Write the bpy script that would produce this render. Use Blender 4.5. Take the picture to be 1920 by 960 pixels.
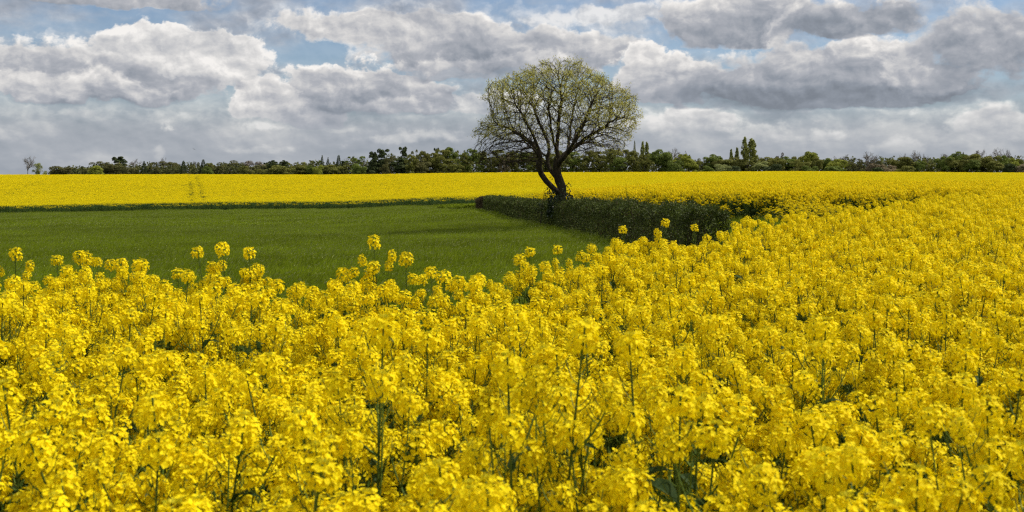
import bpy, math, random
import numpy as np
from mathutils import Vector, Matrix

for o in list(bpy.data.objects):
    bpy.data.objects.remove(o)
sc = bpy.context.scene
COL = sc.collection
RAD = math.radians

# ------------------------------------------------------------------ camera
FPX, HOR, CAMZ = 2000.0, 318.0, 2.3        # focal length and horizon row of the 1920 px wide photograph, camera height
cam_d = bpy.data.cameras.new("camera")
cam = bpy.data.objects.new("camera", cam_d)
COL.objects.link(cam)
cam.location = (0, 0, CAMZ)
cam.rotation_euler = (RAD(90), 0, 0)
cam_d.sensor_width = 36
cam_d.lens = 36 * FPX / 1920
cam_d.shift_y = -(480 - HOR) / 1920
cam_d.clip_start = 0.1
cam_d.clip_end = 8000
cam_d.dof.use_dof = True
cam_d.dof.focus_distance = 24
cam_d.dof.aperture_fstop = 6.5
sc.camera = cam

# ------------------------------------------------------------------ light
SUN_AZ, SUN_EL = 74.0, 50.0                # clockwise from the view direction (+Y), degrees
sun_d = bpy.data.lights.new("sun", 'SUN')
sun_d.energy = 4.4
sun_d.angle = RAD(0.5)
sun_d.color = (1.0, 0.95, 0.87)
sun = bpy.data.objects.new("sun", sun_d)
COL.objects.link(sun)
SDIR = Vector((math.sin(RAD(SUN_AZ)) * math.cos(RAD(SUN_EL)), math.cos(RAD(SUN_AZ)) * math.cos(RAD(SUN_EL)), math.sin(RAD(SUN_EL))))
sun.rotation_euler = SDIR.to_track_quat('Z', 'Y').to_euler()
sc.view_settings.view_transform = 'Standard'
sc.view_settings.look = 'None'
sc.view_settings.exposure = 0.0
sc.view_settings.gamma = 1.0
sc.view_settings.use_curve_mapping = False
sc.cycles.max_bounces = 6
sc.cycles.diffuse_bounces = 3
sc.cycles.transmission_bounces = 4
sc.cycles.transparent_max_bounces = 4
sc.cycles.glossy_bounces = 2
sc.cycles.caustics_reflective = False
sc.cycles.caustics_refractive = False
sc.cycles.filter_width = 1.3
sc.cycles.use_denoising = False

# ------------------------------------------------------------------ sky with broken cumulus
world = bpy.data.worlds.new("World")
sc.world = world
world.use_nodes = True
wt = world.node_tree
wt.nodes.clear()


class NB:
    """small helper that writes node graphs"""
    def __init__(s, t): s.t = t
    def _in(s, sock, v):
        if v is None: return
        if hasattr(v, 'is_output'): s.t.links.new(v, sock)
        else: sock.default_value = v
    def m(s, op, a, b=None, c=None, clamp=False):
        n = s.t.nodes.new('ShaderNodeMath'); n.operation = op; n.use_clamp = clamp
        for i, v in enumerate((a, b, c)): s._in(n.inputs[i], v)
        return n.outputs[0]
    def v(s, op, a, b=None, c=None):
        n = s.t.nodes.new('ShaderNodeVectorMath'); n.operation = op
        for i, v in enumerate((a, b, c)): s._in(n.inputs[i], v)
        return n.outputs['Value'] if op in ('DOT_PRODUCT', 'LENGTH', 'DISTANCE') else n.outputs[0]
    def xyz(s, x, y, z=0.0):
        n = s.t.nodes.new('ShaderNodeCombineXYZ')
        for i, v in enumerate((x, y, z)): s._in(n.inputs[i], v)
        return n.outputs[0]
    def sep(s, v):
        n = s.t.nodes.new('ShaderNodeSeparateXYZ'); s._in(n.inputs[0], v)
        return n.outputs
    def noise(s, vec, scale, detail=6, rough=.55, dist=0.0):
        n = s.t.nodes.new('ShaderNodeTexNoise'); n.noise_dimensions = '3D'
        s._in(n.inputs['Vector'], vec)
        n.inputs['Scale'].default_value = scale; n.inputs['Detail'].default_value = detail
        n.inputs['Roughness'].default_value = rough; n.inputs['Distortion'].default_value = dist
        return n
    def voro(s, vec, scale, detail=3, rough=.5, smooth=.35):
        n = s.t.nodes.new('ShaderNodeTexVoronoi'); n.feature = 'SMOOTH_F1'; n.normalize = True; n.voronoi_dimensions = '2D'
        s._in(n.inputs['Vector'], vec)
        n.inputs['Scale'].default_value = scale; n.inputs['Detail'].default_value = detail
        n.inputs['Roughness'].default_value = rough; n.inputs['Smoothness'].default_value = smooth
        n.inputs['Lacunarity'].default_value = 2.1
        return n.outputs['Distance']
    def step(s, x, a, b, lo=0.0, hi=1.0):
        n = s.t.nodes.new('ShaderNodeMapRange'); n.interpolation_type = 'SMOOTHSTEP'
        for i, v in enumerate((x, a, b, lo, hi)): s._in(n.inputs[i], v)
        return n.outputs[0]
    def lin(s, x, a, b, lo=0.0, hi=1.0):
        n = s.t.nodes.new('ShaderNodeMapRange')
        for i, v in enumerate((x, a, b, lo, hi)): s._in(n.inputs[i], v)
        return n.outputs[0]
    def mix(s, f, a, b, mode='MIX'):
        n = s.t.nodes.new('ShaderNodeMix'); n.data_type = 'RGBA'; n.blend_type = mode
        s._in(n.inputs[0], f); s._in(n.inputs[6], a); s._in(n.inputs[7], b)
        return n.outputs[2]
    def ramp(s, f, stops, interp='EASE'):
        n = s.t.nodes.new('ShaderNodeValToRGB'); n.color_ramp.interpolation = interp
        e = n.color_ramp.elements
        while len(e) < len(stops): e.new(0.5)
        for el, (p, c) in zip(e, stops): el.position = p; el.color = (*c, 1)
        s._in(n.inputs[0], f)
        return n.outputs[0]


W = NB(wt)
tc = wt.nodes.new('ShaderNodeTexCoord')
gx, gy, gz = W.sep(tc.outputs['Generated'])
AZ = W.m('MULTIPLY', W.m('ARCTAN2', gx, gy), 20.0)      # about hundreds of photograph pixels
EL = W.m('MULTIPLY', W.m('ARCSINE', gz), 20.0)
P = W.xyz(AZ, EL, 0.0)


def sky_at(px, py):
    u, v = (px - 960) / FPX, (HOR - py) / FPX
    return math.atan(u) * 20, math.atan(v * math.cos(math.atan(u))) * 20


# domain warp so that no outline is an ellipse
def vnoise(vec, scale, detail, rough):
    n = W.noise(vec, scale, detail, rough); n.noise_dimensions = '2D'
    return n


wn = vnoise(W.v('MULTIPLY', P, (1, 1.35, 1)), .8, 5, .6)
wamp = W.step(EL, .1, 1.8, .3, 1.0)
warp = W.v('MULTIPLY', W.v('SUBTRACT', wn.outputs['Color'], (.5, .5, .5)), W.xyz(W.m('MULTIPLY', wamp, 1.1), W.m('MULTIPLY', wamp, .7), 0))
PW = W.v('ADD', P, warp)


def puffs(vec, fine=True):
    a = vnoise(vec, 1.5, 7 if fine else 4, .58).outputs[0]
    b = W.voro(vec, 1.7, 2.5 if fine else 1.5, .5, .4)
    return W.m('MULTIPLY_ADD', b, -.52, a)


SQ = W.m('ADD', W.m('MULTIPLY', EL, 1.1), W.m('MULTIPLY', W.m('LOGARITHM', W.m('ADD', W.m('MAXIMUM', EL, 0.0), .5), 2.718), .55))   # flatter towards the horizon
Q = W.v('ADD', W.xyz(AZ, SQ, 0), W.v('MULTIPLY', warp, (.45, .45, 0)))
d0 = puffs(Q)                                                        # mean about .2
d1 = puffs(W.v('ADD', Q, (.07, .13, 0)))
relief = W.m('SUBTRACT', d0, d1)                                     # > 0 where a billow faces the light
soft = vnoise(W.v('MULTIPLY', P, (.55, 1.3, 1)), .9, 5, .55).outputs[0]


def blob(px, py, sx, sy):
    a, e = sky_at(px, py)
    ix, iy = 100.0 / sx, 100.0 / sy
    q = W.v('MULTIPLY_ADD', PW, (ix, iy, 0), (-a * ix, -e * iy, 0))
    return W.m('EXPONENT', W.m('MULTIPLY', W.v('DOT_PRODUCT', q, q), -.75))


PUFF, EDGE, RELIEF = 1.38, .16, 1.0
# broken cover of the sky that the photograph does not show, and the thin veil behind the big clouds
veil = W.step(soft, .34, .72, .12, .85)
horizon = W.step(EL, .5, 2.1, 1.0, .0)
up = W.step(EL, 3.4, 4.6)
cover = W.m('MAXIMUM', veil, W.m('MULTIPLY', horizon, .93))
value = W.m('MULTIPLY_ADD', soft, .55, .06)
value = W.m('ADD', value, W.m('MULTIPLY', horizon, .22))
gen = W.m('MULTIPLY_ADD', d0, 1.4, W.m('MULTIPLY', W.m('SUBTRACT', soft, .5), 2.2))
ga = W.m('MULTIPLY', W.step(gen, .1, .45), up)
cover = W.m('MAXIMUM', cover, ga)
value = W.m('ADD', W.m('MULTIPLY', value, W.m('SUBTRACT', 1, ga)), W.m('MULTIPLY', ga, W.lin(gen, .2, 1.0, .1, .7)))

# the clouds, far ones first: lumps (column, row, half width, half height), row of the flat base, depth of the bright top,
# tone of the top, tone of the base (0 white .. 1 slate), softness of the edge, opacity
CLOUDS = [
    ([(150, 62, 260, 9)], 85, 30, .22, .3, .5, .55),
    ([(1080, 32, 170, 26), (1200, 22, 90, 18)], 62, 40, .06, .3, .3, .8),
    ([(1000, 22, 330, 34), (1180, 60, 130, 30)], 80, 40, .12, .26, .6, .9),
    ([(650, 25, 260, 14)], 45, 30, .14, .3, .5, .8),
    ([(60, 252, 200, 30), (300, 258, 170, 28)], 300, 34, .34, .66, .3, .85),
    ([(560, 250, 130, 34), (700, 262, 100, 24)], 300, 40, .30, .70, .25, .9),
    ([(770, 258, 90, 16)], 280, 18, .08, .34, .25, .95), ([(470, 284, 60, 12)], 298, 12, .1, .36, .25, .9), ([(301, 290, 12, 18)], 316, 24, .12, .4, .3, .8), ([(5, 258, 22, 18)], 276, 20, .1, .4, .3, .9),
    ([(1300, 262, 260, 34), (1600, 262, 260, 34)], 308, 40, .30, .56, .3, .85),
    ([(1270, 238, 64, 24), (1330, 230, 54, 20)], 262, 30, .0, .5, .2, .95), ([(1180, 250, 60, 22)], 275, 30, .1, .5, .2, .9),
    ([(1425, 250, 60, 24)], 274, 30, .0, .5, .2, .95), ([(1545, 258, 50, 14)], 274, 18, .0, .42, .2, .95),
    ([(1680, 280, 46, 16)], 300, 24, .1, .45, .25, .9), ([(1840, 240, 66, 32), (1910, 245, 50, 26)], 278, 34, .0, .55, .2, .95), ([(1800, 206, 190, 12)], 222, 16, .05, .3, .3, .85),
    ([(160, 216, 280, 14)], 240, 20, .12, .55, .3, .8), ([(1350, 212, 240, 9)], 222, 12, .05, .3, .35, .85),
    ([(840, 195, 70, 18), (900, 200, 70, 18), (960, 190, 90, 20)], 226, 26, .10, .48, .25, .9),
    ([(640, 244, 40, 10), (520, 236, 60, 10)], 256, 14, .05, .4, .25, .9),
    # lumpy cloud left of the middle
    ([(515, 165, 45, 24), (570, 195, 60, 24), (470, 195, 54, 20), (600, 225, 60, 22)], 252, 60, .0, .52, .12, 1),
    # big white cloud on the left, its dark base in front
    ([(335, 78, 110, 24), (430, 92, 60, 26), (250, 110, 110, 30), (360, 135, 110, 34)], 190, 60, .06, .40, .10, .97),
    ([(60, 105, 110, 30), (180, 140, 100, 32), (20, 160, 130, 30), (290, 165, 120, 26)], 212, 92, -.02, .80, .14, 1),
    ([(210, 150, 44, 20), (160, 165, 50, 18), (270, 178, 60, 14)], 208, 44, -.02, .66, .26, .85),
    ([(90, 150, 60, 24), (30, 175, 70, 18)], 212, 50, .0, .76, .26, .85),
    # long grey cloud over the middle
    ([(620, 48, 130, 24), (800, 58, 140, 32), (960, 85, 150, 34), (1090, 100, 90, 32), (850, 105, 140, 34)], 160, 84, .03, .84, .18, 1),
    # heap cloud right of it
    ([(650, 148, 80, 24), (750, 155, 70, 24), (700, 190, 110, 28), (800, 190, 36, 26), (610, 165, 44, 26)], 230, 78, -.02, .82, .12, 1),
    ([(760, 205, 60, 18), (690, 212, 60, 14)], 232, 30, .14, .78, .25, .8),
    ([(960, 120, 120, 22), (840, 132, 110, 18)], 164, 40, .22, .76, .2, .9),
    # the slate mass on the right
    ([(1215, 100, 34, 14), (1235, 165, 60, 34), (1330, 150, 100, 40), (1240, 130, 60, 20)], 205, 70, .04, .5, .13, 1),
    ([(1400, 60, 90, 46), (1310, 40, 70, 40), (1440, 20, 80, 30)], 98, 74, .0, .82, .16, 1),
    ([(1400, 160, 150, 44), (1550, 140, 130, 50), (1700, 160, 160, 42), (1640, 110, 90, 34)], 214, 120, .02, .84, .17, 1),
    ([(1690, 118, 40, 30), (1770, 150, 60, 24), (1720, 150, 50, 20)], 200, 60, .02, .66, .30, .85),
    ([(1470, 50, 40, 40)], 120, 60, -.05, .5, .3, .8),
    ([(1510, 92, 90, 14)], 108, 24, .2, .6, .2, .9),
    ([(1650, 36, 130, 30), (1560, 40, 60, 26)], 78, 70, .06, .86, .20, 1),
    ([(1880, 90, 110, 64), (1800, 60, 80, 34)], 178, 130, .08, .86, .24, 1),
    ([(1750, 2, 200, 8)], 14, 16, .02, .25, .3, .9),
    ([(120, -4, 220, 24), (290, -2, 100, 13)], 24, 14, .45, .74, .2, 1),
]
for lumps, base, deep, vt, vb, es, op in CLOUDS:
    f = None
    for lp in lumps:
        q = blob(*lp)
        f = q if f is None else W.m('ADD', f, q)
    be = sky_at(sum(l[0] for l in lumps) / len(lumps), base)[1]
    _, ey = W.sep(PW)[0], W.sep(W.v('MULTIPLY_ADD', warp, (.3, .3, 0), P))[1]
    h = W.m('SUBTRACT', ey, be)                                       # height over the base, hundreds of pixels
    f = W.m('MULTIPLY_ADD', W.m('SUBTRACT', d0, .2), PUFF, f)
    f = W.m('MULTIPLY', f, W.step(h, -.06, .16))
    al = W.m('MULTIPLY', W.step(f, .52, .55 + es * 2.7), op)
    rim = W.step(f, .58, 1.05 + es * 1.5)
    t = W.step(W.m('MULTIPLY_ADD', d0, .26, h), .05, deep / 100 * 1.35 + .15)   # 0 base .. 1 top
    t = W.m('MULTIPLY', t, W.m('MULTIPLY_ADD', rim, -.35, 1.0))
    t = W.m('MAXIMUM', t, W.m('MULTIPLY', W.m('MULTIPLY', W.m('SUBTRACT', 1.0, rim), W.step(h, .1, deep / 100 * .8 + .1)), .9))
    vi = W.m('MULTIPLY_ADD', t, vt - vb, vb)
    value = W.m('MULTIPLY_ADD', W.m('SUBTRACT', vi, value), al, value)
    cover = W.m('MAXIMUM', cover, al)
shade = W.m('MULTIPLY_ADD', W.m('MULTIPLY', relief, W.step(EL, .1, 1.5, .4, 1.0)), -RELIEF * .8, W.m('MULTIPLY_ADD', W.m('SUBTRACT', soft, .5), .75, W.m('ADD', value, -.03)))
alpha = cover
cloudcol = W.ramp(shade, [(0.0, (.94, .91, .875)), (.2, (.68, .67, .665)), (.45, (.435, .45, .49)), (.75, (.275, .305, .355)), (1.0, (.20, .225, .265))], 'LINEAR')
hazecol = W.mix(W.step(EL, .0, 1.6, .5, .0), cloudcol, (.37, .41, .47, 1))
sky = wt.nodes.new('ShaderNodeTexSky')
sky.sky_type = 'NISHITA'
sky.sun_disc = False
sky.sun_elevation = RAD(SUN_EL)
sky.sun_rotation = RAD(SUN_AZ)
sky.air_density = 1.0
sky.dust_density = .6
sky.ozone_density = 2.0
SKY = .085
blue = W.mix(1.0, sky.outputs[0], (SKY * .80, SKY * .92, SKY * 1.08, 1), 'MULTIPLY')
final = W.mix(alpha, blue, hazecol)
bg = wt.nodes.new('ShaderNodeBackground')
bg.inputs[1].default_value = 1.0
wt.links.new(final, bg.inputs[0])
wo = wt.nodes.new('ShaderNodeOutputWorld')
wt.links.new(bg.outputs[0], wo.inputs[0])
world.cycles.sampling_method = 'MANUAL'
world.cycles.sample_map_resolution = 512

# ------------------------------------------------------------------ helpers
rng = np.random.default_rng(7)


def tag(o, label=None, cat=None, group=None, kind=None):
    for k, v in (('label', label), ('category', cat), ('group', group), ('kind', kind)):
        if v: o[k] = v
    return o


def empty(name, loc=(0, 0, 0), rz=0.0, scale=(1, 1, 1)):
    o = bpy.data.objects.new(name, None)
    COL.objects.link(o)
    o.location = loc; o.rotation_euler = (0, 0, rz); o.scale = scale
    o.empty_display_size = .2
    return o


class MB:
    """collects quads and triangles (with a material slot each) and links them as one mesh object"""
    def __init__(s):
        s.v, s.f, s.mi, s.n = [], [], [], 0
    def add(s, verts, faces, mat=0):
        verts = np.asarray(verts, float).reshape(-1, 3)
        s.v.append(verts)
        for f in faces: s.f.append([i + s.n for i in f])
        s.mi += [mat] * len(faces)
        s.n += len(verts)
    def quads(s, q, mat=0):
        """q: (n, 4, 3) array"""
        q = np.asarray(q, float)
        n = len(q)
        s.v.append(q.reshape(-1, 3))
        idx = (np.arange(n * 4) + s.n).reshape(n, 4)
        s.f += idx.tolist()
        s.mi += [mat] * n
        s.n += n * 4
    def tube(s, pts, radii, sides=5, mat=0, cap=True):
        pts = np.asarray(pts, float)
        k = len(pts)
        tan = np.gradient(pts, axis=0)
        tan /= np.linalg.norm(tan, axis=1, keepdims=True) + 1e-9
        ref = np.array((0.31, 0.95, 0.05)) if abs(tan[0][1]) < .8 else np.array((0.95, .3, .05))
        a = np.cross(tan, ref); a /= np.linalg.norm(a, axis=1, keepdims=True) + 1e-9
        b = np.cross(tan, a)
        ang = np.linspace(0, 2 * math.pi, sides, endpoint=False)
        r = np.asarray(radii, float).reshape(-1, 1, 1)
        ring = pts[:, None] + r * (np.cos(ang)[None, :, None] * a[:, None] + np.sin(ang)[None, :, None] * b[:, None])
        f = []
        for i in range(k - 1):
            for j in range(sides):
                j2 = (j + 1) % sides
                f.append((i * sides + j, i * sides + j2, (i + 1) * sides + j2, (i + 1) * sides + j))
        if cap: f.append(tuple((k - 1) * sides + j for j in range(sides)))
        s.add(ring.reshape(-1, 3), f, mat)
    def mesh(s, name, mats, smooth=False):
        me = bpy.data.meshes.new(name)
        me.from_pydata(np.concatenate(s.v) if s.v else [], [], s.f)
        for m in mats: me.materials.append(m)
        me.polygons.foreach_set('material_index', np.array(s.mi, np.int32))
        if smooth: me.polygons.foreach_set('use_smooth', np.ones(len(s.f), bool))
        me.update()
        return me
    def build(s, name, mats, parent=None, smooth=False):
        return link(name, s.mesh(name, mats if isinstance(mats, list) else [mats], smooth), parent)


def link(name, me, parent=None):
    o = bpy.data.objects.new(name, me)
    COL.objects.link(o)
    if parent: o.parent = parent
    return o


def unit(v):
    v = np.asarray(v, float)
    return v / (np.linalg.norm(v, axis=-1, keepdims=True) + 1e-9)


def rand_dirs(n, r=None):
    r = r or rng
    return unit(r.normal(size=(n, 3)))


def cards(c, d, n, length, width, shape=(.0, .5, 1.0)):
    """kite shaped leaves: start c, direction d, normal n"""
    c, d = np.asarray(c, float), unit(d)
    w = unit(np.cross(d, n))
    nn = np.cross(w, d)
    L = np.asarray(length, float).reshape(-1, 1); Wd = np.asarray(width, float).reshape(-1, 1)
    mid = c + d * L * shape[1] + nn * L * .08
    return np.stack([c, mid + w * Wd * .5, c + d * L, mid - w * Wd * .5], axis=1)


# ------------------------------------------------------------------ materials
def leafmat(name, col, col2=None, trans=.35, var=.25, rough=.6, spec=.25, scale=None, inst=True):
    m = bpy.data.materials.new(name); m.use_nodes = True
    t = m.node_tree; t.nodes.clear(); N = NB(t)
    geo = t.nodes.new('ShaderNodeNewGeometry')
    oi = t.nodes.new('ShaderNodeObjectInfo')
    isl = geo.outputs['Random Per Island']
    base = N.mix(isl, (*col, 1), (*(col2 or col), 1))
    f = N.m('MULTIPLY_ADD', N.m('FRACT', N.m('MULTIPLY', isl, 17.3)), var * 2, 1 - var)
    if inst: f = N.m('MULTIPLY', f, N.m('MULTIPLY_ADD', oi.outputs['Random'], var, 1 - var * .5))
    if scale:
        nz = N.noise(geo.outputs['Position'], scale, 3, .5).outputs[0]
        f = N.m('MULTIPLY', f, N.lin(nz, .3, .7, .75, 1.2))
    base = N.mix(1.0, base, N.xyz(f, f, f), 'MULTIPLY')
    p = t.nodes.new('ShaderNodeBsdfPrincipled')
    N._in(p.inputs['Base Color'], base)
    p.inputs['Roughness'].default_value = rough
    p.inputs['Specular IOR Level'].default_value = spec
    out = t.nodes.new('ShaderNodeOutputMaterial')
    if trans:
        tr = t.nodes.new('ShaderNodeBsdfTranslucent')
        N._in(tr.inputs[0], base)
        ms = t.nodes.new('ShaderNodeMixShader'); ms.inputs[0].default_value = trans
        t.links.new(p.outputs[0], ms.inputs[1]); t.links.new(tr.outputs[0], ms.inputs[2])
        t.links.new(ms.outputs[0], out.inputs[0])
    else:
        t.links.new(p.outputs[0], out.inputs[0])
    return m


def barkmat(name, col, col2, scale=3.0, bump=.4):
    m = bpy.data.materials.new(name); m.use_nodes = True
    t = m.node_tree; N = NB(t)
    p = t.nodes['Principled BSDF']
    tcn = t.nodes.new('ShaderNodeTexCoord')
    v = N.v('MULTIPLY', tcn.outputs['Object'], (1, 1, .35))
    nz = N.noise(v, scale, 6, .65).outputs[0]
    N._in(p.inputs['Base Color'], N.mix(N.step(nz, .35, .65), (*col, 1), (*col2, 1)))
    p.inputs['Roughness'].default_value = .9
    p.inputs['Specular IOR Level'].default_value = .15
    b = t.nodes.new('ShaderNodeBump'); b.inputs['Strength'].default_value = bump; b.inputs['Distance'].default_value = .03
    t.links.new(nz, b.inputs['Height']); t.links.new(b.outputs[0], p.inputs['Normal'])
    return m


M_PETAL = leafmat('rape_petal', (.96, .80, .006), (.94, .74, .004), .30, .12, .7, .1)
M_BUD = leafmat('rape_bud', (.55, .55, .03), (.80, .68, .02), .3, .15)
M_STEM = leafmat('rape_stem', (.085, .14, .022), (.12, .18, .03), .1, .25, .6, .15)
M_RLEAF = leafmat('rape_leaf', (.045, .085, .022), (.07, .12, .034), .3, .25, .6, .12)
M_GRASS = leafmat('grass_blade', (.180, .245, .009), (.255, .315, .018), .40, .30, .6, .12, .16)
M_SEED = leafmat('grass_seed', (.34, .36, .12), (.25, .30, .08), .3, .2, .6, .2)
M_HEDGE = leafmat('hedge_leaf', (.048, .074, .010), (.115, .140, .020), .28, .40, .6, .25, 1.2)
M_HTWIG = barkmat('hedge_twig', (.050, .036, .022), (.085, .06, .04))
M_HBROWN = leafmat('brown_leaf', (.085, .055, .030), (.060, .055, .022), .2, .3, .7, .1)
M_BARK = barkmat('tree_bark', (.026, .020, .012), (.060, .047, .028), 5.0, .8)
M_SPRING = leafmat('spring_leaf', (.56, .52, .14), (.38, .37, .075), .48, .25, .6, .2)
M_IVY = leafmat('ivy_leaf', (.025, .045, .012), (.045, .065, .018), .15, .3, .4, .4)


def groundmat():
    m = bpy.data.materials.new('field_soil'); m.use_nodes = True
    t = m.node_tree; N = NB(t); p = t.nodes['Principled BSDF']
    geo = t.nodes.new('ShaderNodeNewGeometry')
    a = N.noise(geo.outputs['Position'], .12, 5, .6).outputs[0]
    b = N.noise(geo.outputs['Position'], 2.5, 6, .65).outputs[0]
    c = N.mix(N.step(a, .35, .65), (.035, .060, .012, 1), (.055, .075, .016, 1))
    c = N.mix(N.step(b, .45, .7, 0, .7), c, (.055, .048, .026, 1))
    N._in(p.inputs['Base Color'], c)
    p.inputs['Roughness'].default_value = .95
    p.inputs['Specular IOR Level'].default_value = .1
    bm = t.nodes.new('ShaderNodeBump'); bm.inputs['Strength'].default_value = .6; bm.inputs['Distance'].default_value = .06
    t.links.new(b, bm.inputs['Height']); t.links.new(bm.outputs[0], p.inputs['Normal'])
    return m


# ------------------------------------------------------------------ terrain: a shallow dip on the left, a crest 340 m off
SU = np.array([-3, -.7, -.48, -.16, -.05, .043, .15, .25, 4])
SV = np.array([1.0, 1.05, 1.0, .85, .63, .40, .10, 0, 0])
GD = np.array([0, 14, 26, 60, 100, 140, 160, 178, 200, 240, 290, 340, 352, 380, 430, 520, 900, 6000])
GV = np.array([0, .0, .055, .31, .615, .92, 1.05, 1.06, 1.00, .76, .43, .17, .15, .20, .24, .24, .24, .24])


def smooth_interp(x, xs, ys):
    out = 0
    for k, w in ((-1.0, .25), (0.0, .5), (1.0, .25)):
        out = out + w * np.interp(x + k * .03 * np.maximum(np.abs(x), .8), xs, ys)
    return out


def H(x, y):
    x = np.asarray(x, float); y = np.asarray(y, float)
    yy = np.maximum(y, 1.0)
    s = smooth_interp(np.clip(x / yy, -3, 3), SU, SV)
    g = smooth_interp(yy, GD, GV)
    z = -4.2 * s * g
    far = np.clip((yy - 348) / 80, 0, 1)
    z = z - .35 * far - .009 * np.maximum(yy - 460, 0) + .06 * np.sin(x * .11 + 1) * np.sin(y * .09) * np.clip(yy / 40, 0, 1) * (1 - far)
    z = z + .22 * np.clip((yy - 150) / 190, 0, 1) * (1 - far) * (np.sin(x * .022 + .6) + .5 * np.sin(x * .061 + 2))
    return z


def px2w(px, d):
    return (px - 960) / FPX * d


ang = np.radians(np.concatenate([np.arange(-180, -40, 4), np.arange(-40, 40, .5), np.arange(40, 180, 4)]))
rad = np.concatenate([[.01], np.geomspace(1.0, 620, 150), [900, 1500, 3000, 7000]])
A, R = np.meshgrid(ang, rad, indexing='ij')
gx_, gy_ = np.sin(A) * R, np.cos(A) * R
gz_ = H(gx_, gy_)
na, nr = A.shape
gv = np.stack([gx_, gy_, gz_], -1).reshape(-1, 3)
gf = []
for i in range(na):
    i2 = (i + 1) % na
    for j in range(nr - 1):
        gf.append((i * nr + j, i * nr + j + 1, i2 * nr + j + 1, i2 * nr + j))
g_ = MB(); g_.add(gv, [f[::-1] for f in gf])
ground = g_.build('ground', groundmat(), smooth=True)
tag(ground, 'gently dipping farmland soil under the crop and the grass', 'ground', kind='structure')

# outline of the grass field between the near crop and the far crop (world metres)
NEAR = [(-140, 8.2), (0, 8.2), (200, 8.9), (400, 8.6), (560, 8.5), (700, 8.0), (830, 7.9), (900, 8.1), (960, 9.3), (1080, 10.6), (1130, 11.8),
        (1200, 12.6), (1300, 13.0), (1420, 16.0), (1540, 18.6), (1640, 21.5), (1740, 26.0), (1790, 32.0)]
NEAR = [(p, d * float(np.interp(p, [0, 620, 760, 900, 1000, 1500, 1700], [.95, .95, .96, .97, .94, .95, 1]))) for p, d in NEAR]
NEARW = [(px2w(p, d), d) for p, d in NEAR]
FAR = [(16.5, 35), (16.2, 38), (15, 41.5), (13.4, 42.2), (12.4, 39.6), (11.2, 39.8), (10.4, 43.0), (6.6, 46), (4.2, 54), (1.9, 68), (-.5, 94), (-3.4, 108), (-6.6, 128), (-14, 148),
       (-26, 159), (-50, 160), (-76, 157), (-130, 160)]
POLY = np.array(NEARW + FAR + [(-130, 9)])


def in_poly(x, y, poly=POLY):
    x = np.asarray(x, float); y = np.asarray(y, float)
    ins = np.zeros(x.shape, bool)
    n = len(poly)
    for i in range(n):
        x1, y1 = poly[i]; x2, y2 = poly[(i + 1) % n]
        c = ((y1 > y) != (y2 > y)) & (x < (x2 - x1) * (y - y1) / (y2 - y1 + 1e-12) + x1)
        ins ^= c
    return ins


def seg_dist(x, y, pts):
    d = np.full(np.shape(x), 1e9)
    for (x1, y1), (x2, y2) in zip(pts[:-1], pts[1:]):
        dx, dy = x2 - x1, y2 - y1
        t = np.clip(((x - x1) * dx + (y - y1) * dy) / (dx * dx + dy * dy), 0, 1)
        d = np.minimum(d, np.hypot(x - x1 - t * dx, y - y1 - t * dy))
    return d


# ------------------------------------------------------------------ scattering of stuff (geometry nodes)
def scatter(name, pts, rots, scl, idx, protos, label, cat):
    pcol = bpy.data.collections.new(name + '_sources')
    for i, me in enumerate(protos):
        pcol.objects.link(bpy.data.objects.new('%s_source_%02d' % (name, i), me))
    me = bpy.data.meshes.new(name)
    n = len(pts)
    me.vertices.add(n)
    me.vertices.foreach_set('co', np.asarray(pts, np.float32).ravel())
    for an, ty, key, arr in (('rot', 'FLOAT_VECTOR', 'vector', rots), ('scl', 'FLOAT_VECTOR', 'vector', scl), ('pick', 'INT', 'value', idx)):
        at = me.attributes.new(an, ty, 'POINT')
        at.data.foreach_set(key, np.asarray(arr, np.int32 if ty == 'INT' else np.float32).ravel())
    o = link(name, me)
    ng = bpy.data.node_groups.new(name + '_nodes', 'GeometryNodeTree')
    ng.interface.new_socket('Geometry', in_out='INPUT', socket_type='NodeSocketGeometry')
    ng.interface.new_socket('Geometry', in_out='OUTPUT', socket_type='NodeSocketGeometry')
    gi = ng.nodes.new('NodeGroupInput'); go = ng.nodes.new('NodeGroupOutput')
    ip = ng.nodes.new('GeometryNodeInstanceOnPoints')
    ci = ng.nodes.new('GeometryNodeCollectionInfo')
    ci.inputs['Collection'].default_value = pcol
    ci.inputs['Separate Children'].default_value = True
    ci.inputs['Reset Children'].default_value = True
    def attr(an, ty):
        a = ng.nodes.new('GeometryNodeInputNamedAttribute'); a.data_type = ty
        a.inputs['Name'].default_value = an
        return a.outputs['Attribute']
    L = ng.links.new
    L(gi.outputs[0], ip.inputs['Points']); L(ci.outputs[0], ip.inputs['Instance'])
    ip.inputs['Pick Instance'].default_value = True
    L(attr('pick', 'INT'), ip.inputs['Instance Index'])
    L(attr('rot', 'FLOAT_VECTOR'), ip.inputs['Rotation'])
    L(attr('scl', 'FLOAT_VECTOR'), ip.inputs['Scale'])
    L(ip.outputs[0], go.inputs[0])
    o.modifiers.new('scatter', 'NODES').node_group = ng
    return tag(o, label, cat, kind='stuff')


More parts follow.
